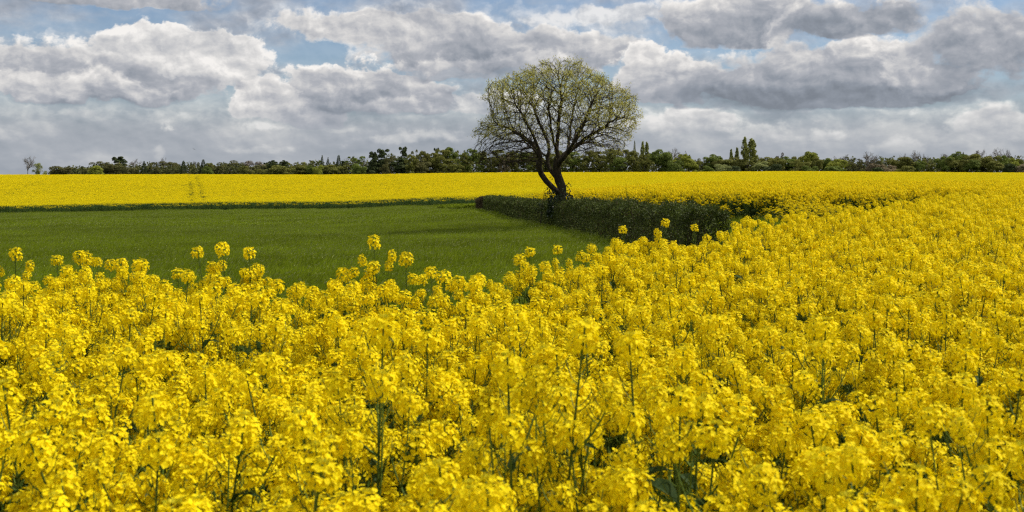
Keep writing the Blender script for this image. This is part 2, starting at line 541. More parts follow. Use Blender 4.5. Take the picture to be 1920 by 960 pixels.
# ------------------------------------------------------------------ rape plants
def flower_head(r, n=34, rad=.048, hgt=.075, petals=4, psize=.0094, buds=True):
    """dome of four petalled flowers round the top of a raceme; origin at the raceme tip, axis +Z"""
    b = MB()
    t = (np.arange(n) + r.random(n) * .8) / n                      # 0 lowest .. 1 top
    az = np.arange(n) * 2.39996 + r.random(n) * .7
    rr = rad * np.sqrt(np.clip(1 - ((t - .42) / .66) ** 2, .06, 1)) * r.uniform(.72, 1.15, n)
    zz = -hgt + hgt * 1.12 * t ** .9 + r.normal(0, .006, n)
    c = np.stack([np.cos(az) * rr, np.sin(az) * rr, zz], -1)
    nrm = unit(np.stack([np.cos(az) * (1.15 - t), np.sin(az) * (1.15 - t), 1.25 * t - .12], -1) + r.normal(0, .25, (n, 3)))
    u = unit(np.cross(nrm, r.normal(size=(n, 3))))
    w = np.cross(nrm, u)
    for k in range(petals):
        a = k * 2 * math.pi / petals
        d = unit(u * math.cos(a) + w * math.sin(a) + nrm * r.uniform(-.1, .35, (n, 1)))
        L = psize * r.uniform(.8, 1.2, n)
        b.quads(cards(c, d, nrm, L, L * 1.02, (0, .62, 1)), 0)
    if buds:
        nb = 12
        aa = np.arange(nb) * 2.4
        rb = .012 * np.sqrt(np.arange(nb) / nb)
        cb = np.stack([np.cos(aa) * rb, np.sin(aa) * rb, np.full(nb, hgt * .10) - rb * .3], -1)
        db = unit(np.stack([np.cos(aa) * .5, np.sin(aa) * .5, np.ones(nb)], -1))
        for k in range(2):
            nn = np.stack([np.cos(aa + k * 1.57), np.sin(aa + k * 1.57), np.zeros(nb)], -1)
            b.quads(cards(cb, db, nn, np.full(nb, .011), np.full(nb, .006)), 1)
    return b


def bezier(p0, p1, p2, n):
    t = np.linspace(0, 1, n)[:, None]
    return (1 - t) ** 2 * np.asarray(p0) + 2 * t * (1 - t) * np.asarray(p1) + t * t * np.asarray(p2)


def rape_leaf(r, L=.16):
    b = MB()
    k = 6
    t = np.linspace(0, 1, k)
    w = np.array([.018, .026, .030, .026, .016, .001]) * (L / .16)
    x = L * t
    z = L * (.55 * t - .75 * t * t)
    wv = r.normal(0, .004, k)
    left = np.stack([x, w, z + w * .5 + wv], -1); mid = np.stack([x, np.zeros(k), z], -1); rt = np.stack([x, -w, z + w * .5 - wv], -1)
    f = []
    for i in range(k - 1):
        f += [(i, i + 1, k + i + 1, k + i), (k + i, k + i + 1, 2 * k + i + 1, 2 * k + i)]
    b.add(np.concatenate([left, mid, rt]), f)
    return b


def frame_to(d, r):
    d = Vector(d).normalized()
    q = d.to_track_quat('Z', 'Y')
    return Matrix.Rotation(0, 4, 'Z') @ q.to_matrix().to_4x4() @ Matrix.Rotation(r.uniform(0, 6.28), 4, 'Z')


def plant_plan(seed, height=1.45, nb=6, lead=0.0):
    """stem mesh builder plus the placements of heads and leaves of one plant"""
    r = np.random.default_rng(seed)
    sb = MB(); heads = []; leaves = []
    lean = r.normal(0, .075, 2)
    top = np.array([lean[0], lean[1], height])
    ctrl = np.array([lean[0] * .2 + r.normal(0, .02), lean[1] * .2 + r.normal(0, .02), height * .55])
    main = bezier((0, 0, 0), ctrl, top, 8)
    sb.tube(main, np.linspace(.0075, .0028, 8), 5)
    def spent(path, s0, s1, n):
        """thin seed pods curving up and out from the stem under a head"""
        k = len(path)
        for s in np.linspace(s0, s1, n) + r.normal(0, .01, n):
            i = min(int(s * (k - 1)), k - 2)
            p = path[i] + (path[i + 1] - path[i]) * (s * (k - 1) - i)
            a = r.uniform(0, 6.28); L = r.uniform(.035, .075)
            o = np.array([math.cos(a), math.sin(a), .25])
            q = p + o * L * .55
            e = q + np.array([math.cos(a) * .35, math.sin(a) * .35, .9]) * L * .7
            sb.tube(bezier(p, q, e, 4), (.0012, .0013, .0017, .0009), 3, cap=False)
    def hd(path, size):
        d = unit(path[-1] - path[-2])
        heads.append((path[-1], d, size))
    hd(main, r.uniform(1.0, 1.2))
    spent(main, .68, .95, 20)
    for k in range(nb):
        s = (.42 + .42 * (k + r.uniform(0, .7)) / nb) * (1 - lead / height)
        i = int(s * 7); p = main[i] + (main[i + 1] - main[i]) * (s * 7 - i)
        a = k * 2.4 + r.uniform(-.5, .5)
        out = r.uniform(.08, .19) * (1.25 - .4 * s)
        hz = height - lead - abs(r.normal(.0, .10)) - .035 - (.10 if k % 3 == 0 else 0)
        e = np.array([p[0] + math.cos(a) * out, p[1] + math.sin(a) * out, max(hz, p[2] + .12)])
        c = np.array([p[0] + math.cos(a) * out * .75, p[1] + math.sin(a) * out * .75, p[2] + (e[2] - p[2]) * .35])
        br = bezier(p, c, e, 6)
        sb.tube(br, np.linspace(.004, .0018, 6), 4)
        hd(br, r.uniform(.70, 1.05))
        spent(br, .5, .92, 9)
        if r.random() < .7: leaves.append((p, a, r.uniform(.08, .14)))
    for k in range(3):
        s = r.uniform(.18, .42); i = int(s * 7)
        leaves.append((main[i], r.uniform(0, 6.28), r.uniform(.16, .26)))
    return r, sb, heads, leaves


HEADS = [flower_head(np.random.default_rng(100 + i), n, rd, h).mesh('flower_head', [M_PETAL, M_BUD])
         for i, (n, rd, h) in enumerate([(80, .041, .066), (68, .040, .058), (90, .039, .080), (64, .038, .054), (94, .044, .066)])]
LEAVES = [rape_leaf(np.random.default_rng(200 + i)).mesh('leaf', [M_RLEAF]) for i in range(2)]


def make_plant(seed, height, nb, lead=0.0):
    r, sb, heads, leaves = plant_plan(seed, height, nb, lead)
    root = empty('rape_plant')
    sb.build('stem', M_STEM, root)
    for p, d, s in heads:
        o = link('flower_head', HEADS[r.integers(len(HEADS))], root)
        o.matrix_local = Matrix.Translation(p) @ frame_to(d, r) @ Matrix.Diagonal((s, s, s, 1))
    for p, a, L in leaves:
        o = link('leaf', LEAVES[r.integers(2)], root)
        s = L / .16
        o.matrix_local = Matrix.Translation(p) @ Matrix.Rotation(a, 4, 'Z') @ Matrix.Rotation(-.5, 4, 'Y') @ Matrix.Diagonal((s, s, s, 1))
    return root


def joined_plant(seed, height, nb, mid=False):
    """the same plant as one light mesh, for the part of the crop nobody could count"""
    r, sb, heads, leaves = plant_plan(seed, height, nb)
    V = np.concatenate(sb.v); F = list(sb.f)
    b = MB(); b.add(V, F, 2)
    def put(me, mat4, remap):
        co = np.empty(len(me.vertices) * 3); me.vertices.foreach_get('co', co); co = co.reshape(-1, 3)
        m = np.array(mat4)
        mi = np.empty(len(me.polygons), np.int32); me.polygons.foreach_get('material_index', mi)
        vi = np.empty(len(me.loops), np.int32); me.loops.foreach_get('vertex_index', vi)
        f = vi.reshape(-1, 4)
        n0 = b.n
        b.v.append(co @ m[:3, :3].T + m[:3, 3]); b.f += (f + n0).tolist(); b.mi += [remap[i] for i in mi]; b.n += len(co)
    for p, d, s in heads:
        put(HEADS[r.integers(len(HEADS))], Matrix.Translation(p) @ frame_to(d, r) @ Matrix.Diagonal((s, s, s, 1)), (0, 1))
    for p, a, L in leaves:
        s = L / .16
        put(LEAVES[r.integers(2)], Matrix.Translation(p) @ Matrix.Rotation(a, 4, 'Z') @ Matrix.Rotation(-.5, 4, 'Y') @ Matrix.Diagonal((s, s, s, 1)), (3,))
    return b.mesh('rape_plant_mass', [M_PETAL, M_BUD, M_STEM, M_RLEAF])


def patch(seed, size, nheads, nfl, psize, stems=True, top=1.42, sd=.10):
    """a square piece of crop seen from far off: heads as loose domes of petals over green stems"""
    r = np.random.default_rng(seed)
    b = MB()
    hx, hy = r.uniform(-size / 2, size / 2, (2, nheads))
    hz = top - np.abs(r.normal(0, sd, nheads)) * 1.4 + .05
    n = nheads * nfl
    hi = np.repeat(np.arange(nheads), nfl)
    d = rand_dirs(n, r); d[:, 2] = d[:, 2] * .8 + .25
    c = np.stack([hx[hi], hy[hi], hz[hi]], -1) + d * np.array([.055, .055, .06]) * r.uniform(.5, 1.1, (n, 1))
    nrm = unit(d + (.1, 0, .35) + r.normal(0, .3, (n, 3)))
    dd = unit(np.cross(nrm, r.normal(size=(n, 3))))
    b.quads(cards(c - dd * psize * .5, dd, nrm, np.full(n, psize), np.full(n, psize * .9), (0, .5, 1)), 0)
    if stems:
        k = nheads
        base = np.stack([hx * .9 + r.normal(0, .05, k), hy * .9 + r.normal(0, .05, k), np.full(k, .02)], -1)
        tip = np.stack([hx, hy, hz - .03], -1)
        dv = tip - base
        b.quads(cards(base, dv, rand_dirs(k, r), np.linalg.norm(dv, axis=1), np.full(k, .014)), 1)
        k2 = nheads * 4
        s = r.uniform(.08, .86, k2); j = r.integers(0, k, k2)
        p = base[j] + dv[j] * s[:, None]
        ld = rand_dirs(k2, r); ld[:, 2] += .4
        L = r.uniform(.10, .24, k2)
        b.quads(cards(p, ld, rand_dirs(k2, r), L, L * .36), 2)
    return b.mesh('crop_patch', [M_PETAL, M_STEM, M_RLEAF])


# --- every plant position of the near crop on a jittered grid
def jitter_grid(x0, x1, y0, y1, cell, r, amp=.9):
    nx, ny = int((x1 - x0) / cell), int((y1 - y0) / cell)
    X, Y = np.meshgrid(np.arange(nx), np.arange(ny))
    X = x0 + (X.ravel() + .5 + r.uniform(-.5, .5, nx * ny) * amp) * cell
    Y = y0 + (Y.ravel() + .5 + r.uniform(-.5, .5, nx * ny) * amp) * cell
    return X, Y


# plants that stand out: column and row of the top of the head in the photograph, distance, what tells them apart
HERO = [
    (1012, 596, 2.75, 'tall blurred rape plant standing highest among the nearest flowers below the lone tree'),
    (700, 596, 3.0, 'tall rape plant with long bare upper stem, closest below the field corner'),
    (1196, 628, 2.9, 'tall rape plant with upright stem and drooping seed pods right of the highest near plant'),
    (935, 660, 2.8, 'rape plant with two broad heads just left of the highest near plant'),
    (362, 745, 2.75, 'rape plant with straight bare stem rising near the lower left'),
    (305, 765, 2.7, 'rape plant with a broad round head beside the straight stemmed plant lower left'),
    (1283, 705, 2.7, 'rape plant with large soft head above the lower right middle'),
    (720, 775, 2.6, 'broad headed rape plant low in the middle with dark leaves under it'),
    (1300, 790, 2.5, 'rape plant with big pale head near the lower right edge of the middle'),
    (715, 436, 8.05, 'tallest rape plant at the crop edge, its head alone against the green grass'),
    (182, 467, 8.9, 'single rape head standing clear against the grass toward the left'),
    (102, 480, 8.6, 'rape plant with long upright head at the left of the crop edge'),
    (14, 458, 8.3, 'tall rape plant with stacked heads at the far left of the crop edge'),
    (445, 449, 8.5, 'small topmost rape head of the trio against the grass, left of middle'),
    (418, 461, 8.4, 'left head of the rape trio standing against the grass'),
    (467, 462, 8.5, 'right leaning rape plant of the trio standing against the grass'),
    (235, 487, 8.6, 'rape plant with three close heads at the left crop edge'),
    (347, 498, 8.5, 'rape plant with one round head between the trio and the three headed plant'),
    (685, 479, 8.1, 'rape plant with wide head left of the tallest edge plant'),
    (762, 476, 7.8, 'rape plant with loose head just right of the tallest edge plant'),
    (850, 500, 7.4, 'short rape plant with one small round head near the lowest dip of crop edge'),
    (873, 520, 7.3, 'rape plant at the lowest dip of the crop edge'),
    (982, 478, 9.2, 'rape plant at the edge where the crop starts rising to the right'),
    (1003, 463, 9.6, 'rape plant with loose open head and pods below the lone tree trunk'),
    (1061, 461, 10.3, 'rape plant with one compact head right below the lone tree trunk'),
    (1136, 453, 11.6, 'rape plant with small round head against the grass beside the hedge'),
    (1164, 424, 12.0, 'small rape head against the dark hedge, left of the tallest there'),
    (1204, 408, 12.3, 'tallest rape plant in front of the dark hedge with pods under its head'),
    (1240, 440, 12.6, 'round rape head low in front of the middle of the dark hedge'),
    (1306, 421, 13.0, 'rape plant with small head before the right end of the dark hedge'),
    (1325, 432, 13.2, 'rape plant with slightly lower head before the right end of the hedge'),
    (1411, 418, 16.0, 'single rape head beside the small grass gap right of the hedge'),
]
HERO = [(a, b, d * float(np.interp(a, [0, 620, 760, 900, 1000, 1500, 1700], [.95, .95, .96, .97, .94, .95, 1])) if d > 5 else d * 1.12, l) for a, b, d, l in HERO]
r0 = np.random.default_rng(11)
DENS_CELL = .235
nx, ny = jitter_grid(-34, 34, -3, 46, DENS_CELL, r0)
ok = ~in_poly(nx, ny) & (np.abs(nx) < .62 * np.maximum(ny, 0) + 3.0) & ((np.hypot(nx, ny) > .45))
ok &= ~((ny > 34) & (nx < 10.0))
nx, ny = nx[ok], ny[ok]
hx_ = np.array([px2w(h[0], h[2]) for h in HERO]); hy_ = np.array([h[2] for h in HERO])
for a, b in zip(hx_, hy_):
    k = np.hypot(nx - a, ny - b) > .13
    nx, ny = nx[k], ny[k]
nh = r0.normal(1.0, .07, len(nx)) + .05 * np.sin(nx * .9 + 1.3) * np.sin(ny * .7)
nh = np.clip(nh, .84, 1.13)
# keep the sightlines of the scene free: plants right under the lens are a little shorter
topz = 1.45 * nh
row = HOR + FPX * (CAMZ - topz) / np.maximum(ny, .2)
colm = 960 + FPX * nx / np.maximum(ny, .2)
inframe = (ny > 1.2) & (row < 950) & (colm > 4) & (colm < 1916)
order = np.argsort(np.where(inframe, ny, 1e9))
NIND = 298 - len(HERO)
ind = order[:NIND]
rest = np.setdiff1d(np.arange(len(nx)), ind)

PLANT_SPECS = [(1, 1.45, 8), (2, 1.42, 9), (3, 1.47, 7), (4, 1.44, 9), (5, 1.46, 8), (6, 1.43, 10), (7, 1.45, 8), (8, 1.46, 9)]
NPLAIN = len(PLANT_SPECS)
PLANT_SPECS += [(21, 1.54, 6, .05), (22, 1.57, 7, .10), (23, 1.60, 6, .14)]        # plants whose leader overtops the rest
protos = [make_plant(*sp) for sp in PLANT_SPECS]
kids = [[c for c in p.children] for p in protos]
GROUP = 'flowering rape plants in the near crop'
PLAIN = 'yellow flowering rape plant in the dense nearest part of the crop'


def place_plant(k, x, y, zs, rz, label, tilt=(0, 0), fresh=[True] * len(PLANT_SPECS), xs=1.0):
    if fresh[k]:
        root = protos[k]; fresh[k] = False
    else:
        root = protos[k].copy(); COL.objects.link(root)
        for ch in kids[k]:
            c = ch.copy(); COL.objects.link(c); c.parent = root
    root.location = (x, y, float(H(x, y)))
    root.rotation_euler = (tilt[0], tilt[1], rz)
    root.scale = (xs, xs, zs)
    return tag(root, label, 'rape plant', GROUP)


for i, (px, py, d, lab) in enumerate(HERO):
    z = CAMZ - (py - HOR) * d / FPX
    k = NPLAIN + i % 3 if (d > 5 or i in (0, 1, 2, 4)) else i % NPLAIN
    x = px2w(px, d)
    s = (z - .012 - float(H(x, d))) / PLANT_SPECS[k][1]
    a = r0.uniform(0, 6.28)
    tl = r0.normal(0, .07, 2)
    tip = Vector(kids[k][1].matrix_local.translation); tip.z *= s
    from mathutils import Euler
    tip = Euler((tl[0], tl[1], a)).to_matrix() @ tip
    place_plant(k, x - tip.x, d - tip.y, s, a, lab, tl)
for q in ind:
    place_plant(int(r0.integers(NPLAIN)), nx[q], ny[q], nh[q], r0.uniform(0, 6.28), PLAIN, (r0.normal(0, .05), r0.normal(0, .05)), xs=r0.uniform(.9, 1.15))
print('near plants', len(ind) + len(HERO), 'to', ny[ind].max(), 'rest', len(rest))

# --- the uncountable crop: whole plants to 75 m, then pieces of crop up to the crest
JP = [joined_plant(*sp) for sp in PLANT_SPECS[:NPLAIN]]
fx, fy = jitter_grid(-6, 50, 44, 78, .25, r0)
ok = ~in_poly(fx, fy) & (fx < .60 * fy + 2) & (fx > -.03 * fy)
fx, fy = fx[ok], fy[ok]
X = np.concatenate([nx[rest], fx]); Y = np.concatenate([ny[rest], fy])
hh = np.concatenate([nh[rest], np.clip(r0.normal(1, .055, len(fx)), .85, 1.14)])
P3 = np.stack([X, Y, H(X, Y)], -1)
ed = seg_dist(X, Y, FAR)
bw = .7 + 2.8 * np.exp(-((X / np.maximum(Y, 1) - .285) / .022) ** 2) + 2.0 * (X / np.maximum(Y, 1) > .365) + .5 * np.sin(X * 2.3) ** 2
slump = np.clip(ed / bw, 0, 1)
hh = np.where((ed < bw) & (Y > 24), hh * np.clip(.38 + .62 * slump + r0.normal(0, .09, len(hh)), .3, 1.05), hh)
n = len(X)
rot = np.stack([r0.normal(0, .05, n), r0.normal(0, .05, n), r0.uniform(0, 6.28, n)], -1)
xs = r0.uniform(.9, 1.15, n)
scatter('rape_crop', P3, rot, np.stack([xs, xs, hh], -1), r0.integers(0, len(JP), n), JP,
        'mass of yellow flowering rape behind the nearest plants', 'rape crop')
print('joined', n)

TRAM = [[(-112, 370), (-97, 320), (-73, 243), (-50.2, 167)], [(-109.8, 370), (-94.9, 320), (-71, 243), (-48.2, 167)],
        [(-180, 350), (-128, 292), (-97, 200), (-90, 170)]]


def field(x0, x1, y0, y1, cell, protos_, name, label, cond):
    X, Y = jitter_grid(x0, x1, y0, y1, cell, r0, .8)
    k = ~in_poly(X, Y) & cond(X, Y)
    X, Y = X[k], Y[k]
    td = np.minimum(seg_dist(X, Y, TRAM[0]), np.minimum(seg_dist(X, Y, TRAM[1]), seg_dist(X, Y, TRAM[2])))
    lump = np.sin(X * .35 + 2 * np.sin(Y * .05)) * np.sin(Y * .21 + 1.1 * np.sin(X * .08))
    keep = ((td > cell * .34 + .05) | (r0.random(len(X)) < np.where(X < -84 - .0 * Y, .45, .10))) & ~((r0.random(len(X)) < .012) & (lump > .1))
    X, Y, lump = X[keep], Y[keep], lump[keep]
    n = len(X)
    h = np.clip(r0.normal(1, .035, n) + .03 * lump, .85, 1.15)
    ed = seg_dist(X, Y, FAR)
    h = np.where(ed < 1.3, h * r0.uniform(.62, 1.0, n), h)
    return X, Y, h


MIDP = [patch(300 + i, .78, 24, 16, .024) for i in range(6)]
FARP = [patch(400 + i, 1.15, 50, 9, .038) for i in range(6)]
fr = lambda X, Y: (np.abs(X) < .56 * Y + 6)
x1, y1, h1 = field(-100, 100, 76, 178, .66, MIDP, '', '', fr)
x1b, y1b, h1b = field(-6, 12, 48, 78, .5, MIDP, '', '', lambda X, Y: (X < -.03 * Y) & fr(X, Y))
X, Y, hh = np.concatenate([x1, x1b]), np.concatenate([y1, y1b]), np.concatenate([h1, h1b])
x2, y2, h2 = field(-215, 215, 178, 356, .98, FARP, '', '', fr)
pk = np.concatenate([r0.integers(0, 6, len(X)), 6 + r0.integers(0, 6, len(x2))])
X, Y, hh = np.concatenate([X, x2]), np.concatenate([Y, y2]), np.concatenate([hh, h2])
n = len(X)
print('patches', n)
scatter('distant_rape_crop', np.stack([X, Y, H(X, Y)], -1), np.stack([np.zeros(n), np.zeros(n), r0.uniform(0, 6.28, n)], -1),
        np.stack([np.ones(n), np.ones(n), hh], -1), pk, MIDP + FARP, 'far field of yellow rape stretching back to the tree line', 'rape crop')

# ------------------------------------------------------------------ grass field
def tuft(seed, size, n, h, w, seeds):
    r = np.random.default_rng(seed); b = MB()
    base = np.stack([r.uniform(-size / 2, size / 2, n), r.uniform(-size / 2, size / 2, n), np.zeros(n)], -1)
    wind = np.array([.35, -.1, 0])
    d = unit(r.normal(0, .32, (n, 3)) * (1, 1, 0) + wind * r.uniform(.2, 1.2, (n, 1)) + (0, 0, 1))
    L = h * r.uniform(.55, 1.15, n)
    nn = rand_dirs(n, r)
    wv = unit(np.cross(d, nn))
    m = base + d * L[:, None] * .55
    d2 = unit(d + wind * 1.1 + r.normal(0, .25, (n, 3)) - (0, 0, .35))
    e = m + d2 * L[:, None] * .5
    W2 = np.full((n, 1), w / 2)
    b.quads(np.stack([base - wv * W2, base + wv * W2, m + wv * W2 * .8, m - wv * W2 * .8], 1), 0)
    b.quads(np.stack([m - wv * W2 * .8, m + wv * W2 * .8, e + wv * W2 * .1, e - wv * W2 * .1], 1), 0)
    if seeds:
        k = seeds
        p = np.stack([r.uniform(-size / 2, size / 2, k), r.uniform(-size / 2, size / 2, k), h * r.uniform(.85, 1.15, k)], -1)
        dd = unit(r.normal(0, .3, (k, 3)) + (.7, -.1, .6))
        b.quads(cards(p, dd, rand_dirs(k, r), np.full(k, h * .28), np.full(k, w * 1.1)), 1)
    return b.mesh('grass_tuft', [M_GRASS, M_SEED])


GT = [tuft(500 + i, .9, 420, .26, .012, 9) for i in range(4)] + [tuft(520 + i, 1.9, 520, .27, .032, 8) for i in range(4)]
INNER = POLY
ax, ay = jitter_grid(-40, 18, 8, 62, .62, r0)
bx, by = jitter_grid(-92, 2, 62, 162, 1.25, r0)
k1 = in_poly(ax, ay) & (np.abs(ax) < .56 * ay + 3); k2 = in_poly(bx, by) & (np.abs(bx) < .56 * by + 3)
ax, ay, bx, by = ax[k1], ay[k1], bx[k2], by[k2]
X, Y = np.concatenate([ax, bx]), np.concatenate([ay, by])
n = len(X)
s = r0.normal(1, .13, n) * (1 + .18 * np.sin(X * .33 + 1.2 * np.sin(Y * .12)) * np.sin(Y * .17))
s = np.clip(s, .6, 1.5)
# a rougher uncut strip along the foot of the far crop
edge = seg_dist(X, Y, FAR)
s = s * (1 + .5 * (edge < 1.2))
scatter('grass', np.stack([X, Y, H(X, Y)], -1), np.stack([np.zeros(n), np.zeros(n), r0.uniform(-.6, .6, n)], -1), np.stack([np.ones(n), np.ones(n), s], -1),
        np.concatenate([r0.integers(0, 4, len(ax)), 4 + r0.integers(0, 4, len(bx))]), GT, 'long green meadow grass between the two rape crops', 'grass')
print('tufts', n)

from mathutils import noise as mnoise

# ------------------------------------------------------------------ the lone tree
TD = 49.0                                  # distance of the trunk
PXM = TD / FPX


def tp(px, py, dy=0.0):
    """a point of the tree: column and row on the plane of the trunk, dy metres behind it"""
    return np.array([(px - 960) * PXM, TD + dy, CAMZ - (py - HOR) * PXM])


def lone_tree():
    r = np.random.default_rng(21)
    x0 = (1047 - 960) * PXM
    zb = float(H(x0, TD))
    base_row = HOR + (CAMZ - zb) / PXM
    limbs = [   # (parent limb, index on it, points)
        (None, 0, [(1050, base_row + 4, 0), (1050, 385, 0), (1052, 365, 0), (1053, 350, 0), (1048, 338, .05), (1045, 326, .05), (1044, 314, 0), (1044, 303, -.05)]),
        (0, 2, [(1044, 359, -.25), (1034, 350, -.4), (1023, 339, -.5), (1014, 326, -.55), (1010, 313, -.6), (1012, 300, -.7), (1010, 285, -.8), (1004, 269, -1.0)]),
        (0, 4, [(1040, 329, .3), (1032, 318, .5), (1027, 307, .7), (1028, 294, .8), (1031, 281, .9)]),
        (0, 7, [(1046, 292, -.1), (1043, 280, -.1), (1045, 264, 0), (1048, 246, .1)]),
        (0, 7, [(1053, 296, .2), (1062, 288, .4), (1072, 280, .6), (1086, 270, .8), (1102, 266, .9), (1120, 268, 1.0)]),
        (0, 6, [(1050, 303, -.4), (1058, 293, -.8), (1066, 280, -1.2), (1076, 262, -1.5)]),
        (1, 4, [(1000, 308, -.7), (985, 303, -.9), (968, 304, -1.0), (950, 306, -1.1), (936, 309, -1.2)]),
        (1, 5, [(1002, 296, -.5), (986, 289, -.4), (968, 286, -.4), (948, 287, -.5), (930, 284, -.6)]),
        (2, 2, [(1018, 300, 1.1), (1008, 288, 1.5), (996, 274, 1.9)]),
        (4, 2, [(1076, 272, 1.0), (1080, 258, 1.5), (1086, 240, 1.8)]),
        (4, 4, [(1116, 272, .7), (1134, 275, .5), (1150, 278, .3)]),
        (1, 7, [(996, 250, -1.3), (984, 228, -1.6), (970, 206, -1.8)]),
        (1, 6, [(998, 270, -.4), (978, 254, -.2), (955, 240, .1), (930, 230, .2)]),
        (2, 4, [(1028, 262, 1.2), (1018, 238, 1.5), (1006, 212, 1.6), (998, 186, 1.6)]),
        (3, 3, [(1048, 222, 0), (1052, 196, -.2), (1050, 168, -.3)]),
        (3, 1, [(1036, 262, -.8), (1030, 238, -1.3), (1026, 208, -1.7)]),
        (5, 3, [(1088, 240, -1.7), (1098, 214, -1.9), (1108, 190, -2.0)]),
        (4, 3, [(1104, 256, .3), (1126, 242, -.1), (1150, 226, -.4)]),
        (4, 1, [(1070, 268, 1.2), (1074, 244, 1.9), (1078, 214, 2.2), (1084, 182, 2.2)]),
        (2, 3, [(1012, 280, 1.9), (992, 258, 2.6), (972, 240, 3.0)]),
        (5, 2, [(1070, 272, -2.0), (1084, 254, -2.9), (1100, 236, -3.4)]),
        (9, 2, [(1108, 222, 2.2), (1126, 206, 2.4)]),
        (4, 4, [(1118, 258, 1.6), (1142, 250, 2.0), (1164, 242, 2.2)]),
        (1, 5, [(1002, 284, -1.4), (984, 270, -2.2), (966, 252, -2.8)]),
    ]
    pos, par = [], []
    lid = []
    for (pl, pi, pts) in limbs:
        ids = []
        prev = -1 if pl is None else lid[pl][pi]
        pp = None if prev < 0 else pos[prev]
        for q in pts:
            w = tp(*q)
            if pp is not None:
                k = max(1, int(np.linalg.norm(w - pp) / .22))
                for j in range(1, k + 1):
                    jit = r.normal(0, .025, 3) if j < k else 0
                    pos.append(pp + (w - pp) * j / k + jit); par.append(prev); prev = len(pos) - 1
            else:
                pos.append(w); par.append(-1); prev = 0
            ids.append(prev); pp = w
        lid.append(ids)
    trunk_n = lid[0][5]
    # attraction points inside the crown's outline
    OUT = np.array([(1012, 318), (985, 312), (935, 316), (905, 308), (896, 288), (912, 272), (893, 246), (903, 232), (921, 222), (924, 206), (909, 188), (916, 170),
                    (928, 158), (950, 152), (972, 146), (990, 138), (1006, 126), (1032, 119), (1060, 118), (1084, 124), (1102, 128), (1112, 146), (1138, 156), (1160, 170),
                    (1172, 180), (1192, 184), (1190, 200), (1198, 216), (1188, 238), (1174, 250), (1170, 268), (1160, 282), (1120, 284), (1085, 296), (1055, 306)], float)
    def width(py):
        xs = np.linspace(880, 1210, 166)
        i = in_poly(xs, np.full(166, py), OUT)
        return (xs[i].min(), xs[i].max()) if i.any() else (1040, 1050)
    attr = []
    rows = {int(p): width(p) for p in range(116, 322)}
    while len(attr) < 4400:
        px, py, t = r.uniform(890, 1200), r.uniform(117, 318), r.uniform(-1, 1)
        if not in_poly(np.array([px]), np.array([py]), OUT)[0]: continue
        a, b = rows[int(py)]
        hw = max(b - a, 30) / 2
        cx = (a + b) / 2
        dmax = min(hw, 125) * math.sqrt(max(0, 1 - ((px - cx) / hw) ** 2))
        rr = math.hypot((px - 1045) / 145, (py - 285) / 160)
        rr = math.hypot(rr, t * dmax / 145)
        if r.random() > .22 + .9 * rr ** 1.6: continue
        if math.hypot(px - 1043, py - 315) < 55 and abs(t) < .8: continue
        nv = mnoise.noise(Vector((px * .028, py * .028, t * 2.2 + 7)))
        if rr > .55 and nv < -.12 - .2 * r.random(): continue
        attr.append(tp(px, py, t * dmax * PXM))
    attr = np.array(attr)
    pos = [np.asarray(p) for p in pos]
    n_init = len(pos)
    P_ = np.array(pos)
    low = np.zeros(n_init, bool)
    for li in (6, 7, 10): low[lid[li][0] - 8:lid[li][-1] + 1] = True
    usable = np.arange(n_init)[(np.arange(n_init) > lid[1][5]) & ~low]
    fork = tp(1043, 318)
    dist = np.full(len(attr), 1e9); near = np.zeros(len(attr), int)
    def update(ids):
        pts = np.array([pos[i] for i in ids])
        for c in range(0, len(ids), 200):
            dd = np.linalg.norm(attr[:, None] - pts[None, c:c + 200], axis=2)
            j = dd.argmin(1); m = dd[np.arange(len(attr)), j]
            k = m < dist
            dist[k] = m[k]; near[k] = np.array(ids)[c:c + 200][j[k]]
    update(list(usable))
    alive = np.ones(len(attr), bool)
    STEP = .13
    grown = {}
    for it in range(90):
        alive &= dist > .19
        act = alive & (dist < 3.2)
        if not act.any(): break
        acc = {}
        for i in np.nonzero(act)[0]:
            acc.setdefault(near[i], []).append(i)
        new = []
        for k, lst in acc.items():
            d = unit(attr[lst] - pos[k]).sum(0)
            d = unit(d)
            if par[k] >= 0: d = unit(d + .35 * unit(pos[k] - pos[par[k]]))
            d = unit(d + .6 * unit(pos[k] - fork) + r.normal(0, .12, 3))
            q = pos[k] + d * STEP
            if grown.get(k, 0) > 3: continue
            grown[k] = grown.get(k, 0) + 1
            pos.append(q); par.append(k); new.append(len(pos) - 1)
        if not new: break
        update(new)
    # fine twigs
    nsc = len(pos)
    children = [[] for _ in pos]
    for i, p in enumerate(par):
        if p >= 0: children[p].append(i)
    tips = [i for i in range(n_init, nsc) if len(children[i]) == 0]
    side = [i for i in range(n_init, nsc) if len(children[i]) > 0 and r.random() < .32]
    for i in tips + side:
        d0 = unit(pos[i] - pos[par[i]])
        for _ in range(3 if i in set(()) or len(children[i]) == 0 else 1):
            d = unit(d0 + r.normal(0, .55, 3) + (0, 0, .12))
            k = i
            for s in range(3):
                d = unit(d + r.normal(0, .2, 3))
                pos.append(pos[k] + d * r.uniform(.07, .13)); par.append(k); k = len(pos) - 1
    n = len(pos)
    P_ = np.array(pos)
    children = [[] for _ in range(n)]
    for i, p in enumerate(par):
        if p >= 0: children[p].append(i)
    rp = np.zeros(n)
    for i in range(n - 1, -1, -1):
        a = sum(rp[c] for c in children[i])
        rp[i] = max(a, .0046 ** 2.25) if children[i] else .0046 ** 2.25
    radius = rp ** (1 / 2.25)
    scale_r = .25 / radius[0]
    big = radius > .02
    radius = np.where(big, radius * (1 + (scale_r - 1) * np.clip((radius - .02) / (radius[0] - .02), 0, 1)), radius)
